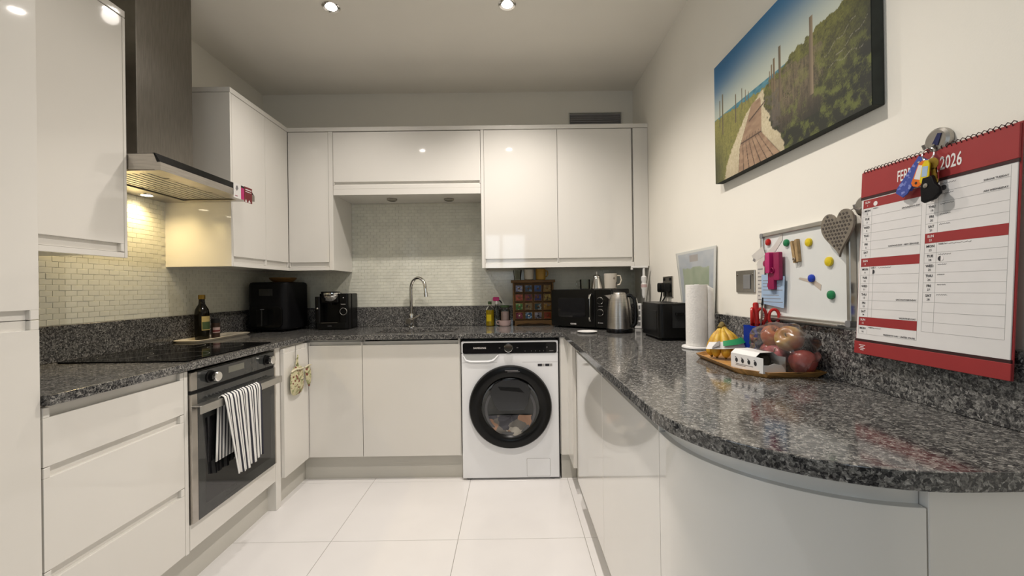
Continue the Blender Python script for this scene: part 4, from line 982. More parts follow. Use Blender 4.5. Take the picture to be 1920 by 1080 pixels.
# bananas
t = thing('banana_bunch', 'bunch of yellow bananas with a paper band at the far end of the tray', 'bananas', (.790, 1.535, TZ - .0095))
stem = Vector((.000, .03, .122))
def spline(P, n):
    out_ = []
    for q in range(n + 1):
        u = q / n * (len(P) - 1); i = min(int(u), len(P) - 2); f = u - i
        a, b_, c, d = P[max(i - 1, 0)], P[i], P[i + 1], P[min(i + 2, len(P) - 1)]
        out_.append(tuple(.5 * (2 * b_[k] + (c[k] - a[k]) * f + (2 * a[k] - 5 * b_[k] + 4 * c[k] - d[k]) * f * f + (3 * b_[k] - a[k] - 3 * c[k] + d[k]) * f ** 3) for k in range(2)))
    return out_
for k, (ang, sc_, tw__) in enumerate(((-3.05, .80, .16), (-2.45, .98, .10), (-1.86, 1.08, .0), (-1.25, 1.04, -.06), (-.62, .98, -.16))):
    prof = spline([(.005, .124), (.016, .110), (.034, .088), (.052, .060), (.062, .036), (.060, .020)], 18)
    pts = [Vector((stem.x + r_ * sc_ * math.cos(ang + tw__ * q / 18), stem.y + r_ * sc_ * math.sin(ang + tw__ * q / 18), z_)) for q, (r_, z_) in enumerate(prof)]
    rad = [.0060, .0060, .0062, .0068, .0080, .0100, .0122, .0140, .0152, .0160, .0166, .0170, .0172, .0170, .0165, .0155, .0135, .0105, .0065]
    bo = MB().tube(pts, rad, 9).build('banana', 'banana', t, sm=60)
    MB().tube([pts[-1], pts[-1] + (pts[-1] - pts[-2]).normalized() * .007], [.0055, .0040], 8).build('tip', 'bananatip', bo)
MB().tube([stem + Vector((-.012, -.006, -.004)), stem + Vector((0, 0, .008)), stem + Vector((.012, .004, -.004))], [.0095, .0125, .0095], 10).build('stem', 'bananatip', t)
def band(a0, a1, z0, z1, dr):
    mb = MB(); mb.grid(lambda u, v: Vector((stem.x + (.0835 - .018 * v + dr) * math.cos(a0 + (a1 - a0) * u), stem.y + (.0835 - .018 * v + dr) * math.sin(a0 + (a1 - a0) * u), z0 + (z1 - z0) * v + .012 * u)), 20, 2); return mb
bd = band(-2.75, -.70, .046, .070, 0).build('paper_band', 'paper', t)
band(-2.0, -.85, .061, .0775, .0008).build('green_label', 'green', bd)
band(-2.45, -2.15, .050, .066, .0008).build('barcode', 'inkgrey', bd)
# avocado box
t = thing('avocado_box', 'white card sleeve with an open end at the front of the fruit tray', 'box', (.776, 1.232, ZW + .0125), math.radians(13))
bw, bl, bh = .080, .128, .058
bx = MB()
bx.box(-bw / 2, bw / 2, 0, bl, 0, .001); bx.box(-bw / 2, -bw / 2 + .001, 0, bl, 0, bh - .012); bx.box(bw / 2 - .001, bw / 2, 0, bl, 0, bh - .012)
bx.prism([(-bw / 2, bh - .0125), (-bw / 2 + .016, bh), (bw / 2 - .016, bh), (bw / 2, bh - .0125), (bw / 2 - .001, bh - .0125), (bw / 2 - .0165, bh - .001), (-bw / 2 + .0165, bh - .001), (-bw / 2 + .001, bh - .0125)], 0.028, bl, mtx=Matrix(((1, 0, 0, 0), (0, 0, 1, 0), (0, 1, 0, 0), (0, 0, 0, 1))))
bx.build('sleeve', 'wplastic', t)
MB().prism([(-bw / 2, 0), (bw / 2, 0), (bw / 2, .026), (bw / 2 - .02, .024), (0, .029), (-bw / 2 + .02, .024), (-bw / 2, .026)], 0, .001, mtx=Matrix(((1, 0, 0, 0), (0, 0, -1, .001), (0, 1, 0, 0), (0, 0, 0, 1)))).build('front_flap', 'wplastic', t)
pr = MB(); sidef = Matrix(((0, 0, -1, -bw / 2 - .0002), (-1, 0, 0, bl), (0, 1, 0, 0), (0, 0, 0, 1)))
for k in range(4):
    cx_ = .024 + k * .025
    pr.lathe([(.0055, 0), (.0055, .0004), (0, .0004)], 12, sidef @ Matrix.Translation((cx_, .026, 0)) @ Matrix.Diagonal((1, 1.25, 1, 1)))
    pr.box(cx_ - .006, cx_ - .001, .0335, .0355, 0, .0004, mtx=sidef)
pr.build('print', 'ink', t)
p2 = MB(); [p2.box(.02, .06 + .03 * k, .010 + .004 * k, .0115 + .004 * k, 0, .0003, mtx=sidef) for k in range(2)]; p2.build('print', 'inkgrey', t)
t = thing('avocado', 'dark avocado inside the open white card sleeve', 'avocado', (.763, 1.285, ZW + .0142), math.radians(13))
MB().lathe([(0, .0), (.018, .004), (.029, .022), (.031, .04), (.026, .068), (.017, .09), (.008, .100), (0, .102)], 24, Matrix.Translation((0, -.03, .031)) @ Matrix.Rotation(-PI / 2, 4, 'X') @ Matrix.Diagonal((1, .80, 1, 1))).build('fruit', 'avocado', t)
# apples in a bag
def apple_mat(name, c0, c1):
    m = bpy.data.materials.new(name); m.use_nodes = True; nt = m.node_tree; b = nt.nodes['Principled BSDF']
    tc = nt.nodes.new('ShaderNodeTexCoord'); n = nt.nodes.new('ShaderNodeTexNoise'); n.inputs['Scale'].default_value = 14; sock(nt, tc.outputs['Object'], n.inputs['Vector'])
    r = nt.nodes.new('ShaderNodeValToRGB'); r.color_ramp.elements[0].position = .42; r.color_ramp.elements[1].position = .62
    r.color_ramp.elements[0].color = (*lin(c0), 1); r.color_ramp.elements[1].color = (*lin(c1), 1)
    sock(nt, n.outputs['Fac'], r.inputs[0]); sock(nt, r.outputs[0], b.inputs['Base Color']); b.inputs['Roughness'].default_value = .3
    return m
AM = [apple_mat('apple_red', '96403a', 'a8524a'), apple_mat('apple_orange', 'b05c38', 'bd8648'), apple_mat('apple_pink', 'a4505a', 'b06a66'), apple_mat('apple_yellow', 'b6914a', 'b0603c')]
def apple(loc, r, m, label, tilt):
    t = thing('apple', label, 'apple', mtx=Matrix.Translation(loc) @ Matrix.Rotation(tilt[0], 4, 'X') @ Matrix.Rotation(tilt[1], 4, 'Y'), group='apples in the clear bag')
    pf = [(0, -.72), (.25, -.82), (.5, -.80), (.80, -.5), (.97, -.05), (1.0, .25), (.88, .62), (.6, .84), (.3, .84), (.1, .70), (0, .62)]
    MB().lathe([(a * r, z * r) for a, z in pf], 24).build('fruit', AM[m], t, sm=80)
    MB().tube([(0, 0, .6 * r), (.002, 0, .8 * r), (.006, 0, 1.0 * r)], .0016, 6).build('stalk', 'bananatip', t)
apple((.842, 1.335, TZ + .034), .039, 2, 'pinkish red apple in the clear bag, nearest the avocado sleeve', (.5, -.4))
apple((.874, 1.252, TZ + .033), .038, 0, 'red apple low in the clear bag at the near tray corner', (-.4, .3))
apple((.872, 1.400, TZ + .034), .040, 0, 'red apple low in the clear bag by the blue pot', (.2, .5))
apple((.862, 1.290, TZ + .098), .040, 3, 'yellow and orange apple on top of the others in the bag', (.7, -.9))
apple((.858, 1.366, TZ + .097), .038, 1, 'orange apple high in the bag beside the pen pot', (.6, -.2))
def fruit_bag():
    b = bmesh.new(); bmesh.ops.create_icosphere(b, subdivisions=4, radius=1.0)
    rng = np.random.RandomState(5); ph = rng.rand(12, 4) * 6
    for v in b.verts:
        n = v.co.normalized(); k = 0
        for p in ph: k += math.sin(n.x * 7 * math.cos(p[0]) + n.y * 9 * math.sin(p[1]) + n.z * 8 * math.cos(p[2]) + p[3])
        s = 1 + .024 * k + .05 * rng.rand()
        v.co = Vector((n.x * .072 * s, n.y * .128 * s, n.z * .078 * s))
        if n.z < -.55: v.co.z = max(v.co.z, -.066)
        if n.y < -.5: v.co.y -= .02 * (-n.y - .5)
    mb = MB().add(b, Matrix.Translation((.850, 1.315, TZ + .0685)))
    return solo(mb, 'fruit_bag', 'film', 'clear crinkled plastic bag round the apples on the tray', 'bag', (.850, 1.315, TZ), sm=12)
fruit_bag()
# pen pot
t = thing('pen_pot', 'translucent blue plastic pen pot behind the fruit', 'pot', (.878, 1.475, TZ), .12)
b = MB()
for a in ((-.036, -.033, -.036, .036), (.033, .036, -.036, .036), (-.033, .033, -.036, -.033), (-.033, .033, .033, .036)): b.box(*a, 0, .125, .001)
b.box(-.033, .033, -.033, .033, 0, .003); b.build('walls', 'blueclear', t)
MB().tube([(-.020 + .012 * math.cos(a), -.037, .030 + .016 * math.sin(a)) for a in [2 * PI * k / 20 for k in range(20)]], .002, 8, closed=True).build('emblem', 'dull', t)
MB().tube([(.000 + .009 * math.cos(a), -.037, .026 + .010 * math.sin(a)) for a in [2 * PI * k / 20 for k in range(20)]], .002, 8, closed=True).build('emblem', 'dull', t)
def scissors(loc, rz, lean, label, side):
    t = thing('scissors', label, 'scissors', mtx=Matrix.Translation(loc) @ Matrix.Rotation(rz, 4, 'Z') @ Matrix.Rotation(lean, 4, 'Y'), group='scissors in the pen pot')
    for s_ in (-1, 1):
        MB().box(-.006 + s_ * .002, .006 + s_ * .002, -.0015 + s_ * .0012, .0005 + s_ * .0012, 0, .105, .0004).build('blade', 'chrome', t)
        ring_ = [(s_ * .019 + .015 * math.cos(a), 0, .152 + .026 * math.sin(a)) for a in [2 * PI * k / 20 for k in range(20)]]
        MB().tube(ring_, .0052, 8, closed=True).build('handle', 'red', t)
        MB().tube([(s_ * .004, 0, .098), (s_ * .008, 0, .115), (s_ * .013, 0, .130)], .0055, 8).build('shank', 'red', t)
scissors((.888, 1.462, TZ + .006), 2.55, -.06, 'red-handled scissors with a round loop at the right of the pot', 1)
scissors((.862, 1.492, TZ + .006), 1.02, .03, 'red-handled scissors standing edge-on at the left of the pot', -1)
t = thing('marker_pen', 'tall red marker pen standing at the left of the blue pot', 'pen', mtx=Matrix.Translation((.868, 1.470, TZ + .005)) @ Matrix.Rotation(-.05, 4, 'X'))
MB().lathe([(0, 0), (.0085, .002), (.0085, .125), (.0095, .126), (.0095, .196), (.007, .201), (0, .202)], 16).build('barrel', 'red', t)
t = thing('pencil', 'thin grey pencil with dark end leaning in the blue pot', 'pencil', mtx=Matrix.Translation((.878, 1.482, TZ + .005)) @ Matrix.Rotation(.16, 4, 'X') @ Matrix.Rotation(-.02, 4, 'Y'))
MB().cyl((0, 0, 0), (0, 0, .195), .0032, 8).build('shaft', 'dull', t); MB().cyl((0, 0, .195), (0, 0, .222), .0042, 8, .002).build('end', 'dark', t)

# ---------------------------------------------------------------- whiteboard and what is on it
WB = frame_right(1.541, 1.064, XR - .0005)
Wb, Hb = .408, .308
t = thing('whiteboard', 'small aluminium-framed whiteboard standing on the right upstand', 'whiteboard', mtx=WB)
MB().box(.006, Wb - .006, .006, Hb - .006, 0, .012).build('panel', mat('whiteboard_enamel', (0.74, 0.75, 0.73), .2, var=.01), t)
for a in ((.016, Wb - .016, .0, .014), (.016, Wb - .016, Hb - .014, Hb), (0, .014, .016, Hb - .016), (Wb - .014, Wb, .016, Hb - .016)): MB().box(*a, 0, .020, .002).build('rail', 'alu', t)
for x in (0, Wb - .018):
    for y in (0, Hb - .018): MB().vbox(x, x + .018, y, y + .018, 0, .021, .005, 3, axis='z').build('corner_cap', 'grey', t)
MB().box(.03, Wb - .03, -.0, .006, .020, .034, .001).build('pen_ledge', 'alu', t)
def magnet(x, y, m, label, r=.0125):
    q = thing('magnet', label, 'magnet', mtx=WB @ Matrix.Translation((x, y, .0123)), group='round whiteboard magnets')
    MB().lathe([(0, 0), (r * .95, 0), (r, .003), (r * .9, .007), (r * .5, .009), (0, .0095)], 20).build('button', m, q)
magnet(.042, .273, 'red', 'round red magnet at the top left of the whiteboard')
magnet(.141, .260, 'mgreen', 'round green magnet left of the clothes peg')
magnet(.246, .250, 'yellow', 'round yellow magnet right of the clothes peg', .0135)
magnet(.328, .185, 'yellow', 'round yellow magnet below the metal heart', .0145)
magnet(.256, .138, 'blue', 'round blue magnet holding a paper slip', .0125)
magnet(.334, .088, 'mgreen', 'round green magnet at the lower right of the whiteboard', .0135)
q = thing('clothes_peg', 'wooden clothes peg clipped on the whiteboard between green and yellow magnets', 'peg', mtx=WB @ Matrix.Translation((.192, .227, .0125)) @ Matrix.Rotation(.16, 4, 'Z'))
MB().prism([(-.013, -.036), (-.003, -.036), (-.001, .0), (-.007, .037), (-.016, .037)], 0, .011, bev=.001).build('jaw', 'peg', q)
MB().prism([(.003, -.036), (.013, -.036), (.016, .037), (.005, .037), (.001, 0)], 0, .011, bev=.001).build('jaw', 'peg', q)
MB().tube([(-.006 + .005 * math.cos(a), -.026 + .005 * math.sin(a), .012) for a in [2 * PI * k / 14 for k in range(14)]], .0013, 6, closed=True).build('spring', 'dull', q)
def card(name, label, cat, poly, z, m, extra=None):
    q = thing(name, label, cat, mtx=WB @ Matrix.Translation((0, 0, z)))
    MB().prism(poly, 0, .0006).build('sheet', m, q)
    if extra:
        e = MB(); extra(e); e.build('writing', 'inkgrey', q)
    return q
lines = lambda x0, x1, ys, h: (lambda e: [e.box(x0, x1 - .01 * (k % 3), y, y + h, .0006, .0008) for k, y in enumerate(ys)])
card('paper_slip', 'white torn paper slip under the red magnet', 'paper', [(.025, .235), (.070, .258), (.120, .300), (.118, .272), (.080, .238), (.04, .215)], .0125, 'slip')
card('paper_slip', 'white folded receipt sticking out beyond the left whiteboard edge', 'paper', [(-.050, .232), (.020, .262), (.034, .228), (-.030, .205)], .0212, 'slip', lambda e: e.prism([(-.044, .213), (-.030, .206), (-.024, .214), (-.036, .222)], .0006, .001))
card('receipt', 'long printed receipt down the left whiteboard edge', 'paper', [(-.015, .205), (.030, .235), (.022, .02), (-.022, .01)], .0208, 'slip', lines(-.012, .018, [.05 + .014 * k for k in range(10)], .004))
card('blue_note', 'pale blue printed note at the lower left of the whiteboard', 'paper', [(.010, .052), (.135, .040), (.142, .148), (.012, .158)], .0222, 'bluepaper', lines(.020, .130, [.058, .070, .082, .100, .112, .124, .134], .0022))
card('paper_slip', 'thin white paper slip under the blue magnet', 'paper', [(.195, .137), (.255, .122), (.290, .100), (.293, .118), (.262, .134), (.2, .142)], .0122, 'beige')
q = thing('pink_clip', 'bright pink plastic clip hanging on the left of the whiteboard', 'clip', mtx=WB @ Matrix.Translation((.105, .165, .0225)))
MB().vbox(-.036, -.012, -.005, .068, 0, .022, .004, 3, axis='z', bev=.002).build('jaw', 'pink', q)
MB().vbox(-.002, .028, -.030, .066, 0, .014, .004, 3, axis='z', bev=.002).build('jaw', 'pink2', q)
MB().vbox(-.038, -.004, -.062, -.004, 0, .012, .004, 3, axis='z', bev=.002).build('tail', 'pink2', q)
MB().tube([(-.006 + .009 * math.cos(a), .004 + .009 * math.sin(a), .016) for a in [2 * PI * k / 16 for k in range(16)]], .002, 6, closed=True).build('spring', 'pink2', q)
for k, (x, y, lab) in enumerate(((.046, .196, 'dark pink magnet half hidden behind the pink clip'), (.070, .118, 'dark pink magnet on the blue note'))):
    q = thing('magnet', lab, 'magnet', mtx=WB @ Matrix.Translation((x, y, .0232)), group='round whiteboard magnets')
    MB().lathe([(0, 0), (.0125, 0), (.0135, .003), (.011, .008), (0, .009)], 20).build('button', 'pink2', q)
# hook and metal heart
q = thing('suction_hook', 'round brushed steel hook on the wall above the whiteboard corner', 'hook', mtx=frame_right(1.098, 1.388, XR))
MB().lathe([(0, 0), (.024, 0), (.026, .003), (.026, .012), (.021, .016), (0, .016)], 28).build('disc', 'dull', q)
MB().tube([(0, -.005, .015), (0, -.010, .026), (0, -.006, .034), (0, .004, .036)], .003, 8).build('hook_arm', 'dull', q)
q = thing('metal_heart', 'hammered grey metal heart hanging over the whiteboard corner', 'ornament', mtx=frame_right(1.157, 1.258, .914))
hp = []
for k in range(48):
    a = 2 * PI * k / 48
    hx, hy = .0585 * math.sin(a) ** 3, (17 + 13 * math.cos(a) - 5 * math.cos(2 * a) - 2 * math.cos(3 * a) - math.cos(4 * a)) * .0044
    hp.append((hx * math.cos(.09) - hy * math.sin(.09) * -1 * -1 + .006, hy * math.cos(.09) + hx * math.sin(.09)))
MB().prism(hp[::-1], 0, .006).build('plate', 'heart', q)
dn = MB()
def inside(px, py, poly):
    c = False
    for (x1, y1), (x2, y2) in zip(poly, poly[1:] + poly[:1]):
        if (y1 > py) != (y2 > py) and px < (x2 - x1) * (py - y1) / (y2 - y1) + x1: c = not c
    return c
for r_ in range(13):
    for c_ in range(-6, 7):
        x = c_ * .0115 + (.0058 if r_ % 2 else 0); y = .012 + r_ * .0105
        if all(inside(x + dx, y + dy, hp) for dx, dy in ((.007, 0), (-.007, 0), (0, .007), (0, -.007))): dn.lathe([(.0042, 0), (.003, .0012), (.0014, .0006), (0, .0004)], 8, Matrix.Translation((x, y, .006)))
dn.build('dimple', 'heartdent', q, kind='stuff')
MB().tube([(.010, .100, .003), (.035, .122, .0), (.055, .128, -.004)], .0012, 6).build('hanging_wire', 'dull', q)
# small photo print behind the calendar
t = thing('postcard', 'small colourful postcard tucked behind the calendar edge', 'postcard', mtx=frame_right(1.125, ZU + .0005, XR - .001))
MB().box(0, .085, 0, .130, 0, .0008).build('card', 'paper', t)
MB().box(.002, .083, .098, .128, .0008, .0010).build('dark_band', 'ink', t); MB().box(.002, .083, .040, .066, .0008, .0010).build('blue_band', 'blue', t); MB().box(.002, .083, .070, .092, .0008, .0010).build('warm_band', 'peg', t); MB().box(.002, .083, .004, .036, .0008, .0010).build('green_band', 'labelgreen', t)

# ---------------------------------------------------------------- calendar
def calendar():
    top = Vector((.9315, 1.0985, 1.4755)); tilt = math.atan2(.027, .475)
    # local: x to the viewer's right (towards the camera), y up the sheet, z out from the wall
    m4 = Matrix.Translation(top) @ Matrix.Rotation(tilt, 4, 'Y') @ frame_right(0, 0, 0)
    t = thing('wall_calendar', 'red and white monthly wall calendar on the right wall', 'calendar', mtx=m4)
    W, H = .345, .474
    MB().box(0, W, -H, 0, -.004, -.001, .0008).build('backing', 'calred', t)
    hd = MB().box(.002, W - .001, -.068, -.003, -.001, .003, .0008).build('header', 'calred', t)
    MB().box(.002, W - .001, -.074, -.068, -.001, .0026).build('binding_strip', 'caldark', t)
    MB().box(.004, W - .003, -.436, -.074, -.001, .0016, .0005).build('page', 'paper', t)
    MB().box(.002, W - .001, -.442, -.4355, -.001, .0026).build('binding_strip', 'caldark', t)
    ft = MB().box(.0, W, -H, -.442, -.001, .003, .0008).build('footer', 'calred', t)
    tm = MB(); text(tm, 'FEBRUARY', .037, .104, -.040, .0031, sx=.46, bold=.015, align='LEFT'); text(tm, '2026', .040, .2255, -.0385, .0031, sx=.56, bold=.015); tm.build('lettering', 'whiteink', hd)
    tm = MB()
    for k in range(4): tm.box(.016 + .004 * (k % 2), .030 + .004 * ((k + 1) % 2), -.452 - .004 * k, -.4505 - .004 * k, .003, .0034)
    tm.build('lettering', 'whiteink', ft)
    wr = MB()
    for k in range(34):
        x = .012 + k * (W - .024) / 33
        wr.tube([(x, -.006, .003), (x, -.001, .006), (x, .004, .002), (x, .003, -.004), (x, -.005, -.005)], .0009, 5)
    wr.build('wire_binding', 'caldark', t)
    # ruled grid
    days = ['SUN', 'MON', 'TUE', 'WED', 'THU', 'FRI', 'SAT']
    rowh = .0216; ytop = -.0765
    cols = ((.010, .166), (.176, .332))
    gr = MB(); rd = MB(); tk = MB(); tg = MB(); tw = MB()
    notes = {2: 'GROUNDHOG DAY', 6: 'WAITANGI DAY - NEW ZEALAND', 12: "LINCOLN'S BIRTHDAY", 14: "VALENTINE'S DAY", 16: "PRESIDENTS' DAY - UNITED STATES", 17: 'SHROVE TUESDAY', 18: 'ASH WEDNESDAY'}
    z = .0016
    for c, (xa, xb) in enumerate(cols):
        n = 16 if c == 0 else 15
        for r in range(n):
            d_ = r + 1 if c == 0 else 17 + r
            y1 = ytop - r * rowh; y0 = y1 - rowh
            red = d_ <= 28 and (d_ - 1) % 7 == 0
            if red: MB().box(xa, xb, y0, y1, z, z + .0003).build('sunday_row', 'calred', t)
            else: gr.box(xa, xb, y0 - .0003, y0 + .0003, z, z + .00025)
            if d_ <= 28:
                nm = days[(d_ - 1) % 7]; tgt = tw if red else tk
                text(tgt, nm, .0075, xa + .013, y1 - .007, z + .0003, bold=.02); text(tgt, str(d_), .0065, xa + .013, y1 - .0155, z + .0003, bold=.01)
                if d_ in notes: text(tk, notes[d_], .0050, xb - .003, y0 + .0035, z + .0003, align='RIGHT', bold=.02)
                if d_ % 7 == 2: text(tk, 'WEEK ' + str(5 + (d_ - 2) // 7 + 1), .0042, xa + .030, y1 - .004, z + .0003, align='LEFT', bold=.02)
        for x in (xa, xa + .026, xb): gr.box(x - .0003, x + .0003, ytop - n * rowh, ytop, z, z + .0002)
    gr.box(cols[0][0] + .037, cols[0][0] + .0376, ytop - 14 * rowh, ytop - 8 * rowh, z, z + .0002)
    # handwritten entries
    for c, r, wd in ((0, 8, .034), (0, 15, .022), (1, 0, .03), (1, 1, .026), (1, 2, .028), (1, 3, .022), (1, 4, .022), (1, 6, .05), (1, 7, .026), (1, 8, .018), (1, 9, .015), (1, 10, .018), (1, 11, .022)):
        x = cols[c][0] + (.052 if (c, r) == (0, 8) else .030); y = ytop - r * rowh - .0045
        if (c, r) in ((1, 6), (0, 15)): x += .014
        tg.tube([(x + wd * q / 14, y + .0012 * math.sin(q * 2.3 + r), z + .0003) for q in range(15)], .0004, 4)
    gr.build('ruled_grid', 'rule', t); rd.bm.free(); tk.build('lettering', 'ink', t); tw.build('lettering', 'whiteink', t); tg.build('handwriting', 'inkgrey', t)
    for (c, r, kind) in ((0, 0, 'full'), (0, 8, 'last'), (1, 0, 'new'), (1, 7, 'first')):
        x = cols[c][0] + .036; y = ytop - r * rowh - .0135
        dm_ = Matrix.Translation((x, y, z + .0003))
        MB().lathe([(.0058, 0), (.0058, .0003), (0, .0003)], 24, dm_).build('moon_symbol', 'whiteink' if kind != 'new' else 'ink', t)
        if kind in ('last', 'first'):
            s_ = 1 if kind == 'last' else -1
            MB().prism([(s_ * .0056 * math.cos(a), .0056 * math.sin(a)) for a in [-PI / 2 + PI * k / 12 for k in range(13)]][::s_], 0.0003, .0006, mtx=dm_).build('moon_half', 'ink', t)
calendar()
# key hook and keys
q = thing('suction_hook', 'round brushed steel hook above the calendar carrying keys', 'hook', mtx=frame_right(.905, 1.492, XR))
MB().lathe([(0, 0), (.025, 0), (.027, .003), (.027, .012), (.022, .016), (0, .016)], 28).build('disc', 'dull', q)
MB().prism([(-.006, -.006), (.006, -.012), (.014, .012), (.006, .014)], .0162, .0175).build('blue_mark', mat('dark_blue_print', '1c2250', .4), q)
MB().tube([(-.002, -.008, .015), (-.004, -.018, .026), (-.004, -.016, .036), (-.004, -.008, .039)], .0032, 8).build('hook_arm', 'dull', q)
KX = .908
def hang(name, label, cat, y, z, rot, group='keys and tags on the key hook'):
    return thing(name, label, cat, mtx=frame_right(y, z, KX) @ Matrix.Rotation(rot, 4, 'Z'), group=group)
q = hang('key_ring', 'steel split ring hanging from the key hook', 'key ring', .902, 1.462, 0)
MB().tube([(.013 * math.cos(a), .013 * math.sin(a), 0) for a in [2 * PI * k / 28 for k in range(28)]], .0015, 6, closed=True).build('ring', 'chrome', q)
def tagshape(w_, L, r=.006): return [(-w_ / 2, -L + r), (-w_ / 2 + r, -L), (w_ / 2 - r, -L), (w_ / 2, -L + r), (w_ / 2 - .002, -.008), (.004, 0), (-.004, 0), (-w_ / 2 + .002, -.008)]
q = hang('key_tag', 'orange key tag with a white label on the key hook', 'key tag', .909, 1.450, -.38)
MB().prism(tagshape(.024, .056)[::1], 0, .003, bev=.0008).build('tag', 'orange', q); MB().box(-.008, .008, -.040, -.010, .003, .0034).build('paper_label', 'paper', q)
MB().lathe([(.003, .0001), (.003, .0003), (0, .0003)], 12, Matrix.Translation((0, -.048, .003))).build('hole', 'dark', q)
q = hang('key_tag', 'yellow key tag beside the orange one on the key hook', 'key tag', .8975, 1.447, -.14)
MB().prism(tagshape(.020, .050), .006, .009, bev=.0008).build('tag', 'yellow', q); MB().box(-.006, .006, -.034, -.012, .009, .0094).build('paper_label', 'bluepaper', q)
MB().lathe([(.0028, .0001), (.0028, .0003), (0, .0003)], 12, Matrix.Translation((0, -.043, .009))).build('hole', 'dark', q)
q = hang('lanyard_strap', 'blue woven strap hanging from the key hook', 'strap', .915, 1.458, -.66)
MB().prism([(-.011, 0), (.011, 0), (.015, -.078), (.010, -.090), (-.012, -.090), (-.016, -.080)], -.003, .0, bev=.0008).build('strap', 'lanyard', q)
MB().prism([(-.006, 0), (.012, 0), (.017, -.070), (.004, -.078)], -.006, -.0035, bev=.0006).build('strap_end', 'lanyard', q)
MB().ball((.0, -.010, .0010), .003, 2).build('stud', 'chrome', q)
q = hang('brass_key', 'worn brass key behind the yellow tag', 'key', .893, 1.452, .10)
kb = [(.0125 * math.cos(a), -.014 + .0125 * math.sin(a)) for a in [2 * PI * k / 24 for k in range(24)]]
MB().prism(kb, 0, .002, bev=.0004, holes=()).build('bow', 'brass', q); MB().prism([(-.004, -.024), (-.004, -.056), (0, -.060), (.005, -.056), (.007, -.050), (.004, -.046), (.006, -.040), (.004, -.036), (.004, -.024)], 0, .002).build('blade', 'brass', q)
q = hang('steel_key', 'thin steel key hanging behind the brass key', 'key', .889, 1.436, .05)
MB().prism([(-.004, 0), (-.003, -.050), (0, -.054), (.004, -.050), (.003, 0)], -.004, -.002).build('blade', 'chrome', q)
q = hang('car_key_fob', 'black leather key fob at the bottom of the hanging keys', 'key fob', .8955, 1.412, .05)
MB().prism([(-.011, 0), (.009, 0), (.014, -.018), (.023, -.030), (.023, -.042), (.010, -.052), (-.012, -.055), (-.018, -.050), (-.017, -.02)], .001, .010, bev=.003).build('fob', 'blackm', q)
MB().lathe([(.005, 0), (.005, .001), (.002, .0016), (0, .0016)], 14, Matrix.Translation((-.004, -.019, .010))).build('badge', 'dull', q)

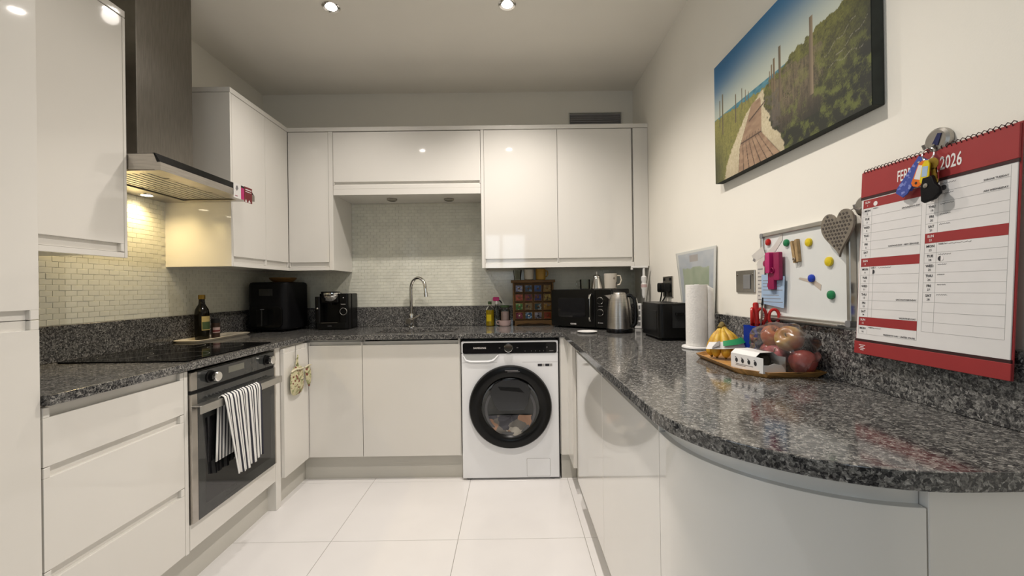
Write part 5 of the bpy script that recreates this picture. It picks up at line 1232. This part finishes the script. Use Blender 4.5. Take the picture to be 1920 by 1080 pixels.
# ---------------------------------------------------------------- beach canvas
def canvas():
    m4 = frame_right(1.838, 1.630, XR)
    t = thing('canvas_picture', 'large canvas print of a boardwalk through beach dunes on the right wall', 'picture', mtx=m4)
    W, H = .797, .510
    MB().box(0, W, 0, H, .001, .0335, .002).build('stretcher', 'canvas_edge', t)
    nu, nv = 330, 206
    S, T = np.meshgrid(np.linspace(0, 1, nu + 1), np.linspace(0, 1, nv + 1), indexing='ij')
    rng = np.random.RandomState(11)
    def noise(fs, ft, seed):
        r = np.random.RandomState(seed).rand(int(fs) + 3, int(ft) + 3); x = S * fs; y = T * ft
        i = x.astype(int); j = y.astype(int); a = x - i; b = y - j; a = a * a * (3 - 2 * a); b = b * b * (3 - 2 * b)
        return r[i, j] * (1 - a) * (1 - b) + r[i + 1, j] * a * (1 - b) + r[i, j + 1] * (1 - a) * b + r[i + 1, j + 1] * a * b
    def C(h): return np.array(lin(h))
    def mixc(A, B, k): return A * (1 - k[..., None]) + B * k[..., None]
    def ss(a, b, x): k = np.clip((x - a) / (b - a), 0, 1); return k * k * (3 - 2 * k)
    hor = .548
    k = ss(hor, 1.0, T + .22 * (S - .5) ** 2)
    img = mixc(np.broadcast_to(C('bcc3b4'), S.shape + (3,)).copy(), np.broadcast_to(C('2f6f9c'), S.shape + (3,)), k)
    img = mixc(img, np.broadcast_to(C('1f5f8c'), img.shape), ss(.62, 1.0, T) * ss(.45, .0, S) * .7)
    img = mixc(img, np.broadcast_to(C('c4c8b8'), img.shape), ss(.55, .95, S) * ss(1.0, .62, T) * .5)
    sea = (T < hor) & (T > .48); img[sea] = mixc(np.broadcast_to(C('2f6c80'), S.shape + (3,)), np.broadcast_to(C('5d93a0'), S.shape + (3,)), noise(40, 120, 1))[sea]
    fine = rng.rand(*S.shape)
    def fbm(f, seed): return .5 * noise(f, f * .63, seed) + .28 * noise(f * 2.1, f * 1.3, seed + 50) + .22 * fine
    n1 = noise(60, 40, 2); n2 = .55 * noise(150, 95, 3) + .45 * fine; n3 = fbm(18, 4); nv_ = .7 * noise(210, 24, 5) + .3 * fine; n4 = fbm(34, 9)
    # left grassy bank
    lb = .545 - .11 * np.clip(S, 0, .42) + .03 * (n1 - .5)
    bank = (T < lb) & (S < .47)
    gcol = mixc(np.broadcast_to(C('565a2c'), S.shape + (3,)), np.broadcast_to(C('9a9350'), S.shape + (3,)), np.clip(n2 * .6 + nv_ * .5 + (T - .3) * .6, 0, 1))
    gcol = mixc(gcol, np.broadcast_to(C('2e3020'), S.shape + (3,)), ss(.16, 0, S) * ss(.5, .1, T) * .8)
    img[bank] = gcol[bank]
    # sand
    le = .110 + .30 * ss(0.0, .50, T) ** .9 ; le = np.interp(T, [0, .115, .216, .411, .471, .5], [.10, .123, .175, .303, .401, .43])
    re = np.interp(T, [0, .1, .204, .361, .462, .5], [.60, .57, .50, .452, .448, .446])
    sand = (T < .492) & (S > le + .02 * (n2 - .5)) & (S < re + .03 * (n1 - .5))
    scol = mixc(np.broadcast_to(C('b5a683'), S.shape + (3,)), np.broadcast_to(C('d8cdaf'), S.shape + (3,)), n2)
    scol = mixc(scol, np.broadcast_to(C('8b7a62'), S.shape + (3,)), ss(.25, 0, T) * n3 * .6)
    img[sand] = scol[sand]
    # boardwalk
    bl = np.interp(T, [0, .19, .27, .447, .46], [.232, .246, .278, .350, .378]); br = np.interp(T, [0, .1, .208, .378, .45], [.552, .490, .425, .425, .420])
    walk = (T < .452) & (S > bl) & (S < br)
    wcol = mixc(np.broadcast_to(C('8b6f58'), S.shape + (3,)), np.broadcast_to(C('a88b70'), S.shape + (3,)), noise(30, 60, 8))
    q_ = (S - bl) / np.maximum(br - bl, .01); pl_ = np.abs((q_ * 7) % 1 - .5) > .44
    wcol[pl_ & (T < .24)] = C('3e2f26')
    img[walk] = wcol[walk]
    img[walk & (np.abs(T - .212) < .006)] = C('4a392d'); img[(np.abs(T - (.34 + .5 * (S - .33))) < .006) & (S > .33) & (S < .47)] = C('4a3a2e')
    # right dune
    de = np.interp(S, [.44, .477, .55, .601, .681, .753, .842, .879, 1.0], [.46, .515, .535, .555, .592, .602, .612, .62, .64]) * 1.0
    de = de + .05 * ss(.86, 1.0, S) + .03 * (n1 - .5) + .03 * (n4 - .5)
    re2 = np.interp(T, [0, .1, .204, .361, .462, .6], [.59, .565, .50, .452, .445, .44]) + .03 * (n1 - .5)
    dune = (T < de) & (S > re2)
    dcol = mixc(np.broadcast_to(C('3a3a20'), S.shape + (3,)), np.broadcast_to(C('80803a'), S.shape + (3,)), np.clip(n2 * .55 + .9 * (n4 - .3) - .1 + (T - .5) * .9, 0, 1))
    dcol = mixc(dcol, np.broadcast_to(C('1c1f16'), S.shape + (3,)), np.clip(ss(.42, .08, T) * .9 + ss(.86, 1.0, S) * .8, 0, 1))
    fence = (S > .50) & (S < .80) & (T < .46 + .1 * n1) & (T > .12)
    fcol = mixc(np.broadcast_to(C('4e4337'), S.shape + (3,)), np.broadcast_to(C('8c7a64'), S.shape + (3,)), np.clip(nv_ * 1.3 - .2, 0, 1)); fcol = mixc(fcol, np.broadcast_to(C('2a2720'), S.shape + (3,)), ss(.35, .1, T) * .8 + ss(.62, .8, S) * .2)
    dcol = np.where((fence & (n3 > .36))[..., None], dcol * .35 + fcol * .65, dcol)
    tuft = np.clip((n4 - .52) * 5, 0, 1) * ss(.62, .2, T) * ss(.50, .62, S) * .7; dcol = mixc(dcol, np.broadcast_to(C('6d7434'), dcol.shape), tuft)
    img[dune] = dcol[dune]
    shadow = (S > .44) & (S < .56) & (T < .43) & (T > .18) & dune & (n1 > .35); img[shadow] = img[shadow] * .5 + C('5f5752') * .5
    # posts
    for s_, t0, t1, wd, c in ((.086, .38, .715, .006, '6b6248'), (.057, .45, .68, .005, '6b6248'), (.214, .40, .622, .005, '6a6048'), (.271, .47, .628, .004, '6a6048'), (.301, .49, .597, .003, '7a6e54'), (.327, .49, .564, .003, '7a6e54'),
                              (.557, .33, .69, .008, '6a5c48'), (.519, .42, .645, .006, '75634a'), (.503, .45, .612, .005, '75634a'), (.489, .46, .58, .004, '75634a'), (.740, .24, .700, .010, '80705a')):
        p = (np.abs(S - s_ - .004 * (T - .5)) < wd) & (T > t0) & (T < t1)
        sh = np.clip((S - s_ + wd) / (2 * wd), 0, 1)
        img = np.where(p[..., None], C(c) * (.55 + .8 * sh[..., None]), img)
    # twigs
    for a in ((.86, .36, .99, .45), (.80, .40, .95, .50), (.83, .33, .97, .33)):
        dline = np.abs(T - (a[1] + (S - a[0]) * (a[3] - a[1]) / (a[2] - a[0])) - .01 * np.sin(S * 90)); p = (dline < .0022) & (fine > .25) & (S > a[0]) & (S < a[2]); img[p] = img[p] * .4 + C('9a9584') * .6
    mb = MB(); mb.grid(lambda u, v: Vector((u * W, v * H, .0340)), nu, nv)
    lay = mb.bm.verts.layers.float_color.new('print')
    flat = np.clip(img, 0, 1).reshape(-1, 3)
    for v, c in zip(mb.bm.verts, flat): v[lay] = (c[0], c[1], c[2], 1.0)
    mb.build('printed_canvas', attr_mat('beach_print', 'print', .55), t)
canvas()
